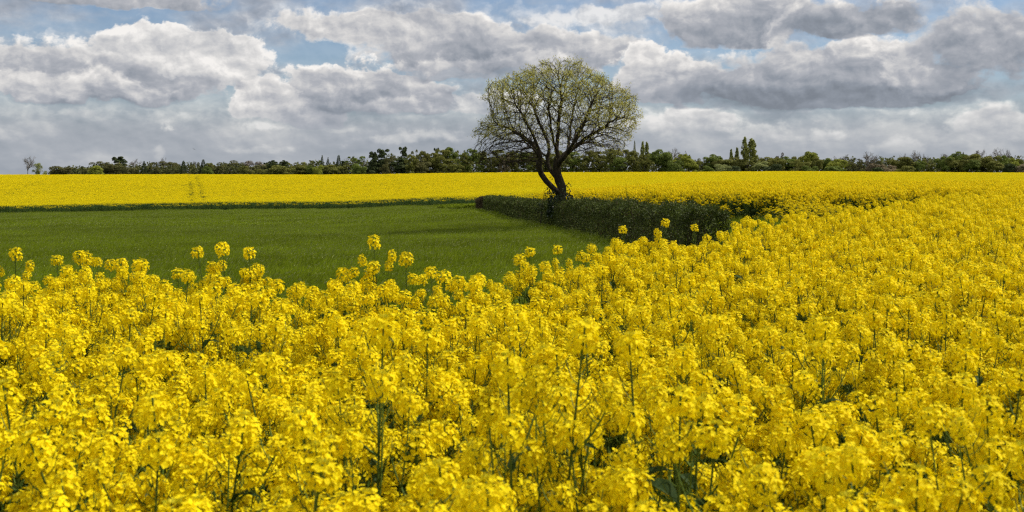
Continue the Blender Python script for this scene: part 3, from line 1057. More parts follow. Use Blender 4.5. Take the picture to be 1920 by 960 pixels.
    # flare at the foot
    zrel = P_[:, 2] - P_[0, 2]
    radius = radius * np.where(np.arange(n) <= trunk_n, 1 + .30 * np.exp(-zrel / .45), 1)
    root = empty('field_tree', (x0, TD, zb))
    off = np.array([x0, TD, zb])
    tb, lb, wb = MB(), MB(), MB()
    sizes = rp
    done = 0
    stack = [(0, None)]
    while stack:
        s, frm = stack.pop()
        chain = [s]
        while children[chain[-1]]:
            cs = sorted(children[chain[-1]], key=lambda c: -sizes[c])
            chain.append(cs[0])
            for c in cs[1:]: stack.append((c, chain[-2]))
        # a fork starts from its parent's place
        ids = ([frm] if frm is not None else []) + chain
        pts = P_[ids] - off
        rr = radius[ids].copy()
        if frm is not None: rr[0] = min(radius[frm], rr[1] * 1.35)
        if len(ids) < 2: continue
        # thick start to the trunk or limb mesh, thin rest to the twigs
        cut = np.nonzero(rr < .028)[0]
        c = cut[0] if len(cut) else len(ids)
        if c >= 2:
            (tb if frm is None else lb).tube(pts[:c + 1], rr[:c + 1], 9 if rr[0] > .1 else 6)
            if c + 1 < len(ids): wb.tube(pts[c:], rr[c:], 3, cap=False)
        else:
            wb.tube(pts, rr, 4 if rr[0] > .012 else 3, cap=False)
    tb.build('trunk', M_BARK, root, True)
    lb.build('limbs', M_BARK, root, True)
    wb.build('twigs', M_BARK, root, True)
    # first leaves, thick towards the outside and the top
    thin = np.nonzero((radius < .011) & (np.arange(n) >= n_init))[0]
    px = P_[thin, 0] / PXM + 960; py = HOR - (P_[thin, 2] - CAMZ) / PXM
    rr = np.hypot((px - 1045) / 150, (py - 290) / 170)
    rr = np.hypot(rr, (P_[thin, 1] - TD) / (150 * PXM))
    prob = np.clip((rr - .50) * 2.2, .03, 1.0) * np.where((py > 262) & (px < 1000), .25, 1) * np.clip((300 - py) / 60, .05, 1)
    clump = .45 + .75 * (np.sin(P_[thin, 0] * 2.1 + 1) * np.sin(P_[thin, 2] * 2.4) * np.sin(P_[thin, 1] * 1.9) > -.05)
    cnt = r.poisson(prob * clump * LEAF_N)
    idx = np.repeat(thin, cnt)
    m = len(idx)
    c = P_[idx] - off + r.normal(0, .05, (m, 3))
    d = rand_dirs(m, r) + (0, 0, .25)
    L = r.uniform(.035, .080, m)
    wbm = MB(); wbm.quads(cards(c, d, rand_dirs(m, r), L, L * .62))
    wbm.build('crown', M_SPRING, root)
    # ivy round the foot
    ib = MB()
    m = 1500
    a = r.uniform(0, 6.28, m); zz = np.abs(r.normal(0, .55, m)) + .25
    rad_ = .42 + .1 * r.random(m) + np.maximum(0, .12 - .1 * zz)
    c = np.stack([np.cos(a) * rad_ + .09, np.sin(a) * rad_, zz + .35], -1)
    ib.quads(cards(c, rand_dirs(m, r), np.stack([np.cos(a), np.sin(a), np.full(m, .3)], -1) + r.normal(0, .4, (m, 3)), np.full(m, .10), np.full(m, .09)))
    ib.build('ivy', M_IVY, root)
    print('tree nodes', n, 'leaves', len(idx))
    return tag(root, 'lone spreading tree with forked dark trunk and sparse spring leaves', 'tree')


LEAF_N = 2.7
lone_tree()

# ------------------------------------------------------------------ trimmed hedge along the grass
HEDGE = np.array([(4.62, 25.4), (4.38, 28.5), (3.92, 32), (3.52, 36.5), (3.05, 42), (2.35, 48), (1.62, 54), (.58, 63), (-.35, 74), (-1.5, 85), (-2.0, 92)])


def resample(pts, step):
    seg = np.linalg.norm(np.diff(pts, axis=0), axis=1); s = np.concatenate([[0], np.cumsum(seg)])
    q = np.arange(0, s[-1], step)
    return np.stack([np.interp(q, s, pts[:, i]) for i in range(pts.shape[1])], -1), q


def hedge(path, hgt, half, nper, name, label, mat, leafsize, seed, twigs=26, brown=.10, cat='hedge'):
    r = np.random.default_rng(seed)
    root = empty(name, (path[0][0], path[0][1], float(H(path[0][0], path[0][1]))))
    off = np.array(root.location)
    Ln = np.linalg.norm(np.diff(path, axis=0), axis=1); s = np.concatenate([[0], np.cumsum(Ln)])
    total = s[-1]
    def at(q):
        x = np.interp(q, s, path[:, 0]); y = np.interp(q, s, path[:, 1])
        x2 = np.interp(q + .2, s, path[:, 0]); y2 = np.interp(q + .2, s, path[:, 1])
        x1 = np.interp(q - .2, s, path[:, 0]); y1 = np.interp(q - .2, s, path[:, 1])
        t = unit(np.stack([x2 - x1, y2 - y1], -1))
        return np.stack([x, y], -1), np.stack([t[:, 1], -t[:, 0]], -1)
    n = int(total * nper * 1.9)
    q = r.uniform(-.15, total + .1, n)
    # round-shouldered box section, lumpy
    a = r.uniform(-.35, math.pi + .35, n)
    lump = 1 + .15 * np.sin(q * 2.1 + 3 * np.sin(a)) * np.sin(a * 3 + q * .9) + .10 * np.sin(q * 5.3 + a * 2)
    hl = hgt * (1 + .06 * np.sin(q * .8) + .05 * np.sin(q * 2.7 + 1) + .03 * np.sin(q * 7.1) + .16 * (r.random(n) < .03) * r.random(n))
    depth = 1 - np.abs(r.normal(0, .17, n))
    ca, sa = np.cos(a), np.sin(a)
    pw = .45
    u = np.sign(ca) * np.abs(ca) ** pw * half * lump * depth
    z = np.where(sa > 0, np.abs(sa) ** pw, 0) * hl * (.6 + .4 * depth) * (.94 + .06 * lump)
    side = np.abs(u) > half * .72
    z = np.where(side & (r.random(n) < .75), r.uniform(.03, .92, n) * hl, z)
    endm = r.random(n) < min(.12, .9 / total)
    q = np.where(endm, np.where(r.random(n) < .5, r.normal(0.0, .05, n), total + r.normal(0, .05, n)), q)
    u = np.where(endm, r.uniform(-half, half, n), u); z = np.where(endm, r.uniform(.03, .97, n) * hl, z)
    c2, nrm = at(np.clip(q, 0, total))
    xy = c2 + nrm * u[:, None]
    zz = H(xy[:, 0], xy[:, 1]) + z
    c = np.stack([xy[:, 0], xy[:, 1], zz], -1) - off + r.normal(0, .02, (n, 3))
    outn = unit(np.stack([nrm[:, 0] * u, nrm[:, 1] * u, (z - hl * .5) * .6], -1) + r.normal(0, .45, (n, 3)))
    d = unit(rand_dirs(n, r) + (0, 0, .35))
    L = leafsize * r.uniform(.6, 1.35, n)
    isb = (r.random(n) < brown * (1 + 1.2 * np.sin(q * 1.3) * np.sin(z * 4 + q * .5)))
    b = MB(); b.quads(cards(c[~isb], d[~isb], outn[~isb], L[~isb], L[~isb] * .65), 0)
    b.quads(cards(c[isb], d[isb], outn[isb], L[isb], L[isb] * .55), 1)
    b.build('foliage', [mat, M_HBROWN], root)
    # woody inside: stems and twigs
    tb = MB()
    for i in range(int(total * twigs)):
        qq = np.array([r.uniform(0, total)])
        c2, nrm = at(qq)
        uu = r.uniform(-half * .55, half * .55)
        b0 = np.array([*(c2[0] + nrm[0] * uu), 0]); b0[2] = H(b0[0], b0[1]) - .02
        e = b0 + np.array([*(nrm[0] * r.normal(0, .22)), 0]) + (r.normal(0, .12), r.normal(0, .12), hgt * r.uniform(.65, 1.02))
        m = (b0 + e) / 2 + r.normal(0, .05, 3)
        tb.tube(bezier(b0, m, e, 4) - off, (.013, .010, .007, .004), 4, cap=False)
    tb.build('branches', M_HTWIG, root)
    return tag(root, label, cat)


hp, _ = resample(HEDGE, .5)
ib_ = int(np.argmin(np.abs(hp[:, 1] - 48.4)))
hedge(hp[:ib_], 1.32, .55, 1800, 'hedge', 'dense trimmed dark green hedge running from the lone tree to the right', M_HEDGE, .058, 31, 12)
hedge(hp[ib_ + 1:], 1.20, .50, 1000, 'hedge', 'narrow stretch of trimmed hedge behind and left of the lone tree', M_HEDGE, .078, 32, 10)
hedge(np.array([(-2.05, 92.8), (-2.35, 95.6), (-2.5, 97.2)]), 1.15, .8, 1600, 'brown_bush', 'reddish brown twiggy bush at the far left end of the hedge', M_HBROWN, .075, 33, 60, .7, 'bush')
hedge(np.array([(-3.6, 98.5), (-5.0, 103.0), (-7.0, 112)]), .55, .9, 700, 'weed_bank', 'low light green bank of weeds left of the brown bush', M_GRASS, .11, 34, 3, .02, 'weeds')


def sapling(x, y, h, label):
    r = np.random.default_rng(5)
    root = empty('sapling', (x, y, float(H(x, y))))
    tb = MB(); lf = MB()
    main = bezier((0, 0, 0), (.05, 0, h * .6), (.22, 0, h), 7)
    tb.tube(main, np.linspace(.022, .008, 7), 5)
    for k in range(7):
        p = main[2 + k % 5]; a = r.uniform(0, 6.28)
        e = p + np.array([math.cos(a) * .25, math.sin(a) * .25, .22])
        tb.tube(bezier(p, p + (e - p) * .5 + (0, 0, -.03), e, 4), (.010, .008, .006, .004), 4)
        c = p + (e - p) * r.uniform(.3, 1.1, (14, 1)) + r.normal(0, .04, (14, 3))
        lf.quads(cards(c, rand_dirs(14, r), rand_dirs(14, r), np.full(14, .09), np.full(14, .06)))
    tb.build('stem', M_HTWIG, root, True)
    lf.build('leaves', M_IVY, root)
    return tag(root, label, 'sapling')


sapling(px2w(1013, 50), 50, 1.8, 'thin leaning sapling rising out of the hedge left of the lone trunk')
# stake in the hedge right of the trunk
sb_ = MB()
sx, sy = px2w(1073, 47.6), 47.6
sb_.tube([(0, 0, -.1), (.01, 0, .8), (.0, 0, 1.50), (0, 0, 1.54)], (.06, .055, .05, .03), 8)
so = sb_.build('stake', M_HTWIG)
so.location = (sx, sy, float(H(sx, sy)))
tag(so, 'short dark stake poking out of the hedge right of the lone trunk', 'stake')

# ------------------------------------------------------------------ the distant tree line
M_FAR = {
    'olive': leafmat('olive_foliage', (0.167, 0.183, 0.038), (0.246, 0.238, 0.054), .3, .30, .7, .15),
    'green': leafmat('green_foliage', (.140, .190, .034), (.215, .255, .050), .3, .30, .7, .15),
    'bright': leafmat('bright_foliage', (.25, .29, .038), (.34, .35, .058), .35, .25, .7, .15),
    'pale': leafmat('pale_foliage', (0.381, 0.397, 0.143), (0.270, 0.301, 0.104), .35, .25, .7, .15),
    'brown': leafmat('budding_foliage', (.160, .140, .056), (.140, .150, .046), .25, .30, .7, .1),
    'dark': leafmat('needle_foliage', (.055, .078, .028), (.095, .115, .040), .15, .30, .7, .1),
    'poplar': leafmat('poplar_foliage', (.28, .31, .085), (.37, .38, .11), .35, .25, .6, .2),
    'pink': leafmat('blossom_foliage', (0.349, 0.262, 0.183), (0.190, 0.174, 0.079), .25, .35, .7, .1),
    'grey': leafmat('grey_twigs', (0.190, 0.159, 0.127), (0.254, 0.215, 0.167), 0, .25, .8, .1),
}
M_FBARK = barkmat('far_bark', (.045, .036, .028), (.085, .07, .055), 1.0, .2)


def far_trunk(b, r, h, rad_, lean=.02, top=.75):
    pts = [(0, 0, -.03 * h)]
    x = y = 0
    for k in range(1, 6):
        x += r.normal(0, lean) * h * .5; y += r.normal(0, lean) * h * .5
        pts.append((x, y, h * top * k / 5))
    b.tube(pts, np.linspace(rad_, rad_ * .3, 6), 6)
    return np.array(pts)


def blob_crown(r, n, lumps, size, flat=.6):
    """leaf cards on and in overlapping lumps"""
    b = MB()
    w = np.array([l[3] ** 2 for l in lumps]); w = w / w.sum()
    j = r.choice(len(lumps), n, p=w)
    Lp = np.array(lumps)
    d = rand_dirs(n, r)
    d[:, 2] = np.where(d[:, 2] < -.35, -d[:, 2], d[:, 2])
    rr = Lp[j, 3] * (1 - np.abs(r.normal(0, .22, n)))
    c = Lp[j, :3] + d * rr[:, None] * (1, 1, .85)
    nrm = unit(d + r.normal(0, .5, (n, 3)))
    dd = unit(np.cross(nrm, r.normal(size=(n, 3))))
    L = size * r.uniform(.6, 1.4, n)
    b.quads(cards(c - dd * L[:, None] * .5, dd, nrm, L, L * .8))
    return b


def bare_crown(r, h, w, start, depth=5, spread=.62, thick=.030):
    b = MB()
    def grow(p, d, L, rd, lev):
        e1 = p + d * L * .5 + r.normal(0, L * .05, 3); e2 = p + d * L + r.normal(0, L * .07, 3)
        b.tube([p, e1, e2], (rd, rd * .85, rd * .7), 4 if lev < 2 else 3, cap=False)
        if lev >= depth: return
        for _ in range(3 if lev < 3 else 4):
            nd = unit(d + r.normal(0, spread, 3) * (w / h * 1.1, w / h * 1.1, .8) + (0, 0, .14))
            grow(e1 if r.random() < .3 else e2, nd, L * r.uniform(.6, .82), rd * .6, lev + 1)
    for _ in range(4):
        d = unit(np.array([r.normal(0, .5), r.normal(0, .5), 1.0]))
        grow(np.array([0, 0, start]), d, h * .2, h * thick * .55, 1)
    return b


def make_far(kind, seed):
    """unit tree: height 1, crown width 1 (scaled by the tree's Empty); returns trunk and crown builders"""
    r = np.random.default_rng(seed)
    tb = MB(); crown = None
    if kind == 'round':
        far_trunk(tb, r, 1, .035)
        lumps = [(0, 0, .55, .34)]
        for k in range(16):
            a = r.uniform(0, 6.28); z = r.uniform(.20, .86); q = .34 * math.sqrt(max(.05, 1 - ((z - .5) / .52) ** 2)) * r.uniform(.6, 1.1)
            lumps.append((math.cos(a) * q, math.sin(a) * q, z, r.uniform(.09, .19)))
        lumps.append((r.normal(0, .05), 0, .86, .13))
        crown = blob_crown(r, 5200, lumps, .044)
    elif kind == 'tall':      # woodland edge: narrow upright leafy trees, foliage to the ground
        pts = far_trunk(tb, r, 1, .022, .03, .9)
        for k in range(7):
            z = r.uniform(.3, .75); a = r.uniform(0, 6.28)
            tb.tube([(0, 0, z * .9), (math.cos(a) * .15, math.sin(a) * .15, z + .12), (math.cos(a) * .22, math.sin(a) * .22, z + .25)], (.010, .007, .003), 4)
        lumps = []
        for k in range(44):
            a = r.uniform(0, 6.28); z = r.uniform(.05, .93); q = .40 * (1 - max(0, z - .6) * 1.7) * r.uniform(.2, 1.1)
            lumps.append((math.cos(a) * q, math.sin(a) * q, z, r.uniform(.06, .13)))
        lumps.append((r.normal(0, .08), 0, .92, .08))
        crown = blob_crown(r, 5600, lumps, .036)
    elif kind == 'airy':
        far_trunk(tb, r, 1, .022, .02, .9)
        lumps = []
        for k in range(16):
            a = r.uniform(0, 6.28); z = r.uniform(.25, .93); q = .4 * math.sqrt(max(.02, 1 - ((z - .5) / .55) ** 2)) * r.uniform(.3, 1.1)
            lumps.append((math.cos(a) * q, math.sin(a) * q, z, r.uniform(.05, .11)))
            tb.tube([(0, 0, z * .7), (math.cos(a) * q * .6, math.sin(a) * q * .6, z * .9), (math.cos(a) * q, math.sin(a) * q, z)], (.010, .006, .003), 4)
        crown = blob_crown(r, 1300, lumps, .044)
    elif kind == 'bare':
        far_trunk(tb, r, 1, .030, .015, .45)
        crown = bare_crown(r, 1.0, 1.0, .28, 5)
    elif kind == 'budding':   # twigs with a haze of buds
        far_trunk(tb, r, 1, .030, .015, .5)
        crown = bare_crown(r, 1.0, 1.15, .22, 4)
        lumps = [(r.normal(0, .2), r.normal(0, .2), r.uniform(.15, .86), r.uniform(.10, .18)) for _ in range(22)]
        c2 = blob_crown(r, 3400, lumps, .038)
        crown.add(np.concatenate(c2.v), c2.f)
    elif kind == 'pine':
        far_trunk(tb, r, 1, .030, .02, .9)
        lumps = []
        for k in range(15):
            z = r.uniform(.22, .95); a = r.uniform(0, 6.28); q = .40 * (1.05 - z * .75) * r.uniform(.5, 1.15)
            lumps.append((math.cos(a) * q, math.sin(a) * q, z, r.uniform(.07, .14) * (1.2 - .5 * z)))
            tb.tube([(0, 0, z - .05), (math.cos(a) * q, math.sin(a) * q, z)], (.010, .004), 4)
        lumps += [(0, 0, .93, .06), (.04, .02, .84, .10), (-.03, .03, .72, .14), (0, 0, .5, .2), (0, 0, .28, .24)]
        crown = blob_crown(r, 4200, lumps, .046)
    elif kind == 'fir':
        far_trunk(tb, r, 1, .022, .01, .95)
        n = 3000
        z = 1 - r.random(n) ** .62 * .92
        a = r.uniform(0, 6.28, n)
        tier = .75 + .35 * np.abs(np.sin(z * 24 + np.sin(a * 2)))
        q = .48 * (1.0 - z) ** .85 * tier * np.sqrt(r.uniform(.2, 1, n)) * (1 + .2 * np.sin(a * 3 + seed))
        c = np.stack([np.cos(a) * q, np.sin(a) * q, z - q * .15], -1)
        d = np.stack([np.cos(a), np.sin(a), np.full(n, -.15)], -1) + r.normal(0, .35, (n, 3))
        L = r.uniform(.03, .075, n)
        crown = MB(); crown.quads(cards(c, d, rand_dirs(n, r) + (0, 0, .8), L, L * .5))
        t = np.linspace(0, 1, 12)[:, None]
        crown.quads(cards(np.concatenate([np.zeros((12, 2)), .92 + t * .06], 1), np.tile((0, 0, 1.), (12, 1)) + r.normal(0, .2, (12, 3)), rand_dirs(12, r), np.full(12, .04), np.full(12, .015)))
    elif kind == 'poplar':
        far_trunk(tb, r, 1, .05, .005, .95)
        lumps = []
        for k in range(90):
            z = .06 + .92 * (k + r.random()) / 90; a = r.uniform(0, 6.28); q = .36 * max(.1, 1 - abs(z - .45) ** 2 * 2.7) * math.sqrt(r.uniform(.02, 1.0))
            lumps.append((math.cos(a) * q, math.sin(a) * q, z, r.uniform(.07, .11)))
        crown = blob_crown(r, 4200, lumps, .05)
        v = np.concatenate(crown.v); crown = MB()
        qd = v.reshape(-1, 4, 3); c = qd.mean(1, keepdims=True)
        qd = c + (qd - c) * (2.3, 2.3, .62); qd[:, :, 2] = (qd[:, :, 2] - .5) * .97 + .5
        crown.quads(qd)
    else:                     # shrub
        tb.tube([(0, 0, -.05), (.02, 0, .25), (.05, .02, .5)], (.03, .02, .01), 5)
        for k in range(4):
            a = r.uniform(0, 6.28); tb.tube([(0, 0, .02), (math.cos(a) * .2, math.sin(a) * .2, .4)], (.02, .008), 4)
        lumps = [(0, 0, .35, .4)]
        for k in range(13):
            a = r.uniform(0, 6.28); z = r.uniform(.12, .72); q = .36 * r.uniform(.3, 1.1) * math.sqrt(max(.1, 1 - (z - .2) ** 2))
            lumps.append((math.cos(a) * q, math.sin(a) * q, z, r.uniform(.12, .24)))
        crown = blob_crown(r, 3400, lumps, .055)
    # fit to unit box
    v = np.concatenate(crown.v)
    hi, lo = np.percentile(v[:, 2], 99.5), 0
    wx = np.percentile(np.abs(v[:, 0]), 98.5) * 2
    sxy, sz = 1 / wx, 1 / hi
    crown.v = [v * (sxy, sxy, sz)]
    tv = np.concatenate(tb.v); tb.v = [tv * (min(1, sxy), min(1, sxy), sz)]
    return tb, crown


NVAR = 4
LIB = {}


def far_mesh(kind, colour, var):
    k = (kind, var)
    if k not in LIB: LIB[k] = (make_far(kind, 900 + 17 * var + sum(map(ord, kind))), {}, {})
    (tb, cr), td, cd = LIB[k]
    if 't' not in td: td['t'] = tb.mesh('trunk', [M_FBARK], True)
    if colour not in cd: cd[colour] = cr.mesh('crown', [M_FAR[colour]])
    return td['t'], cd[colour]


KNAME = {'round': 'broadleaf_tree', 'tall': 'woodland_tree', 'airy': 'young_tree', 'bare': 'bare_tree', 'budding': 'budding_tree', 'pine': 'pine_tree',
         'fir': 'fir_tree', 'poplar': 'poplar_tree', 'shrub': 'shrub'}
# column of the middle, row of the top, width in photograph pixels, kind, colour, nearer (-) or farther (+), label when it stands out
TREES = [
    (52, 293, 27, 'bare', 'grey', 0, 'bare grey tree standing apart at the far left end of the horizon'),
    (73, 306, 18, 'budding', 'pale', 0, 'small sparse pinkish green tree beside the far left bare tree'),
    (112, 312, 36, 'shrub', 'brown', 0, 'low brownish thicket where the tree line begins at the left'),
    (140, 314, 26, 'shrub', 'dark', 4, None), (154, 312, 20, 'pine', 'dark', 8, None), (165, 315, 22, 'shrub', 'olive', 5, None),
    (179, 311, 25, 'shrub', 'bright', -6, 'bright yellow green rounded bush low at the left of tree line'),
    (193, 303, 34, 'budding', 'brown', 4, None), (224, 294, 30, 'pine', 'dark', 12, 'dark flat topped pine rising highest in the left part of tree line'), (232, 306, 40, 'budding', 'brown', 0, None), (207, 308, 26, 'round', 'brown', 2, None),
    (254, 298, 22, 'bare', 'grey', 8, 'pale bare tree right of the flat topped pine'), (256, 308, 14, 'fir', 'olive', 4, None), (270, 303, 17, 'fir', 'dark', 2, 'dark pointed fir right of the pale bare tree'), (281, 311, 16, 'pine', 'dark', 4, None),
    (292, 309, 26, 'budding', 'brown', 2, None), (305, 295, 14, 'bare', 'grey', 12, None), (311, 303, 40, 'budding', 'brown', 6, None), (330, 304, 26, 'budding', 'brown', 8, None),
    (344, 302, 19, 'fir', 'dark', 0, None), (362, 305, 28, 'budding', 'brown', 4, None), (365, 302, 10, 'bare', 'grey', 10, None), (381, 300, 22, 'fir', 'dark', 2, None), (395, 306, 24, 'round', 'olive', 4, None), (389, 312, 20, 'shrub', 'green', -3, None),
    (410, 307, 28, 'budding', 'brown', 5, None), (427, 301, 40, 'budding', 'brown', 4, None), (450, 305, 30, 'budding', 'brown', 6, None), (459, 312, 24, 'shrub', 'olive', -3, None), (474, 302, 38, 'budding', 'grey', 5, None),
    (496, 305, 16, 'pine', 'dark', 6, None), (512, 301, 28, 'pine', 'dark', 2, None), (532, 301, 24, 'pine', 'dark', 3, None), (506, 314, 36, 'shrub', 'olive', -5, None), (530, 310, 34, 'shrub', 'olive', -4, None), (484, 310, 26, 'round', 'brown', -1, None),
    (553, 304, 32, 'airy', 'olive', 4, None), (575, 302, 30, 'budding', 'olive', 5, None), (560, 309, 36, 'round', 'olive', 0, None), (592, 301, 22, 'airy', 'green', 6, None), (597, 310, 15, 'shrub', 'bright', -4, None), (580, 311, 26, 'round', 'green', 0, None),
    (604, 292, 13, 'fir', 'dark', 2, 'narrow dark fir, left of a close pair of firs in the tree line'), (615, 296, 14, 'fir', 'dark', 3, 'narrow dark fir, right of a close pair of firs in the tree line'), (623, 309, 28, 'round', 'olive', 0, None), (635, 292, 20, 'fir', 'dark', 3, None), (644, 302, 18, 'pine', 'dark', 4, None),
    (651, 297, 18, 'bare', 'grey', 6, None), (653, 305, 22, 'airy', 'olive', 2, None), (667, 293, 27, 'airy', 'green', 0, 'loose light green tree left of the big dark conifers'), (674, 307, 24, 'shrub', 'green', -4, None), (682, 296, 16, 'bare', 'grey', 6, None),
    (703, 285, 22, 'pine', 'dark', 2, None), (717, 280, 38, 'pine', 'dark', 0, 'big dark conifer, broadest of the tall evergreens left of the lone tree'), (700, 298, 34, 'pine', 'dark', -2, None), (731, 293, 22, 'budding', 'brown', -2, None), (722, 304, 26, 'budding', 'brown', -4, None),
    (744, 298, 16, 'bare', 'grey', 8, None), (757, 276, 27, 'pine', 'dark', 0, 'tall dark conifer with pointed tip right of the broad evergreen'), (752, 296, 34, 'pine', 'dark', -2, None), (770, 290, 24, 'tall', 'olive', -3, None),
    (781, 281, 20, 'airy', 'olive', 4, None), (796, 284, 30, 'tall', 'olive', 2, None), (790, 300, 30, 'round', 'brown', -3, None), (819, 278, 17, 'pine', 'dark', 10, 'dark pine top showing behind the leafy woodland edge'), (814, 287, 30, 'tall', 'olive', 3, None), (831, 281, 36, 'tall', 'olive', 0, None),
    (848, 277, 34, 'tall', 'green', 2, None), (863, 282, 22, 'airy', 'olive', 3, None), (842, 298, 34, 'tall', 'olive', -3, None), (872, 288, 22, 'tall', 'olive', -1, None), (886, 280, 34, 'tall', 'green', 0, None), (905, 284, 24, 'tall', 'olive', 3, None), (920, 289, 22, 'airy', 'olive', 5, None), (935, 281, 36, 'tall', 'olive', 2, None),
    (944, 288, 28, 'budding', 'pink', 0, None), (962, 284, 32, 'tall', 'olive', 1, None), (984, 286, 36, 'tall', 'green', 2, None), (1006, 284, 34, 'tall', 'olive', 0, None), (1028, 287, 34, 'tall', 'olive', 3, None), (1052, 283, 36, 'tall', 'olive', 1, None), (1076, 285, 34, 'tall', 'green', 2, None), (1100, 283, 36, 'tall', 'olive', 0, None), (1124, 284, 34, 'tall', 'olive', 2, None),
    (1148, 279, 34, 'tall', 'olive', 0, None), (1172, 281, 30, 'tall', 'olive', 2, None), (1162, 295, 34, 'tall', 'green', -3, None), (1190, 265, 11, 'fir', 'olive', 4, 'thin pointed tree left of the small pair of poplars'), (1190, 283, 30, 'tall', 'olive', 0, None), (1205, 266, 9, 'poplar', 'poplar', 2, 'left poplar of the small pair right of the lone tree'), (1213, 267, 9, 'poplar', 'poplar', 2, 'right poplar of the small pair right of the lone tree'), (1208, 290, 26, 'tall', 'olive', -2, None),
    (1222, 290, 20, 'bare', 'grey', 7, None), (1236, 281, 36, 'round', 'green', 0, 'broad dark green tree just right of the small poplar pair'), (1248, 287, 26, 'round', 'green', -2, None), (1262, 278, 32, 'bare', 'grey', 4, 'bare spreading tree between the two pairs of poplars'), (1278, 289, 26, 'airy', 'bright', 0, None), (1287, 283, 13, 'bare', 'grey', 8, None), (1291, 293, 30, 'round', 'bright', -2, 'sunlit yellow green tree between the two pairs of poplars'),
    (1266, 300, 26, 'shrub', 'green', -4, None), (1306, 301, 22, 'budding', 'olive', 0, None), (1315, 297, 16, 'budding', 'brown', 4, None), (1325, 304, 20, 'budding', 'olive', 2, None), (1337, 290, 32, 'round', 'green', 2, None), (1346, 299, 26, 'budding', 'olive', 0, None), (1355, 308, 24, 'shrub', 'pale', -5, None), (1330, 311, 22, 'shrub', 'green', -4, None),
    (1371, 280, 7, 'poplar', 'poplar', 4, 'thin short poplar farthest left of the poplar group'), (1382, 277, 8, 'poplar', 'poplar', 4, 'thin poplar close left of the two tallest poplars'), (1376, 296, 44, 'round', 'olive', 0, None), (1375, 311, 30, 'shrub', 'dark', -5, None),
    (1397, 258, 15, 'poplar', 'poplar', 2, 'tallest poplar of the tree line, left of the two big ones'), (1410, 261, 19, 'poplar', 'poplar', 0, 'broader poplar, right of the two tallest poplars'), (1402, 300, 22, 'airy', 'olive', -3, None), (1425, 294, 20, 'bare', 'grey', 6, None), (1424, 303, 24, 'round', 'pale', -2, None),
    (1438, 295, 30, 'round', 'olive', 0, None), (1459, 287, 26, 'budding', 'grey', 4, None), (1455, 296, 34, 'round', 'olive', 0, None), (1447, 308, 32, 'shrub', 'dark', -5, None), (1473, 294, 30, 'round', 'green', -1, None), (1490, 294, 30, 'round', 'olive', 2, None), (1515, 285, 36, 'round', 'bright', 2, 'tall domed yellow green tree right of the tallest poplars'), (1500, 299, 34, 'budding', 'olive', -2, None), (1530, 296, 26, 'round', 'olive', 0, None), (1519, 311, 26, 'shrub', 'green', -5, None),
    (1552, 297, 24, 'round', 'green', 1, None), (1570, 299, 40, 'round', 'bright', -2, 'wide bright green tree low in the right part of tree line'), (1567, 293, 16, 'bare', 'grey', 6, None), (1585, 290, 30, 'bare', 'grey', 5, None), (1600, 300, 40, 'budding', 'brown', -3, None), (1560, 312, 34, 'shrub', 'green', -6, None),
    (1625, 285, 32, 'bare', 'grey', 3, 'bare oak with dark spreading branches above the pinkish shrubs'), (1644, 294, 7, 'fir', 'dark', 2, 'tiny narrow dark fir right of the bare oak'), (1612, 298, 18, 'budding', 'grey', 3, None), (1641, 300, 24, 'budding', 'brown', 2, None), (1634, 307, 24, 'shrub', 'pink', -4, None), (1652, 309, 24, 'shrub', 'pink', -4, None), (1672, 310, 22, 'shrub', 'pink', -3, None), (1665, 296, 22, 'airy', 'pale', 3, None), (1644, 314, 24, 'shrub', 'dark', -6, None),
    (1690, 295, 34, 'round', 'olive', 0, None), (1697, 288, 18, 'bare', 'grey', 5, None), (1714, 282, 24, 'bare', 'grey', 3, None), (1732, 289, 16, 'bare', 'grey', 5, None), (1712, 296, 11, 'fir', 'dark', -1, None), (1723, 300, 18, 'round', 'green', -2, None), (1738, 298, 20, 'budding', 'olive', 0, None), (1751, 295, 18, 'airy', 'pale', 1, None), (1700, 311, 28, 'shrub', 'olive', -5, None),
    (1771, 288, 22, 'bare', 'grey', 6, None), (1770, 294, 30, 'round', 'green', 0, None), (1785, 296, 24, 'round', 'olive', -2, None), (1797, 285, 26, 'round', 'green', 2, None), (1794, 283, 18, 'bare', 'grey', 7, None), (1811, 286, 13, 'budding', 'brown', 1, None), (1806, 300, 26, 'round', 'olive', -2, None), (1830, 289, 36, 'round', 'olive', 0, None), (1838, 281, 28, 'bare', 'grey', 5, None), (1822, 300, 28, 'round', 'green', -3, None),
    (1870, 278, 26, 'bare', 'grey', 4, 'tall bare tree, left of the last bare pair near the right end'), (1889, 279, 20, 'bare', 'grey', 5, 'tall bare tree, right of the last bare pair near the right end'), (1855, 293, 36, 'round', 'olive', 0, None), (1882, 292, 28, 'round', 'green', -1, None), (1868, 302, 30, 'round', 'olive', -4, None), (1899, 297, 22, 'round', 'bright', 0, None), (1913, 299, 24, 'round', 'olive', 1, None), (1910, 308, 26, 'shrub', 'pink', -4, None), (1893, 307, 24, 'shrub', 'dark', -5, None),
    (1945, 296, 40, 'round', 'green', 0, None), (1975, 292, 40, 'round', 'olive', 3, None), (2010, 298, 44, 'round', 'olive', 0, None),
]
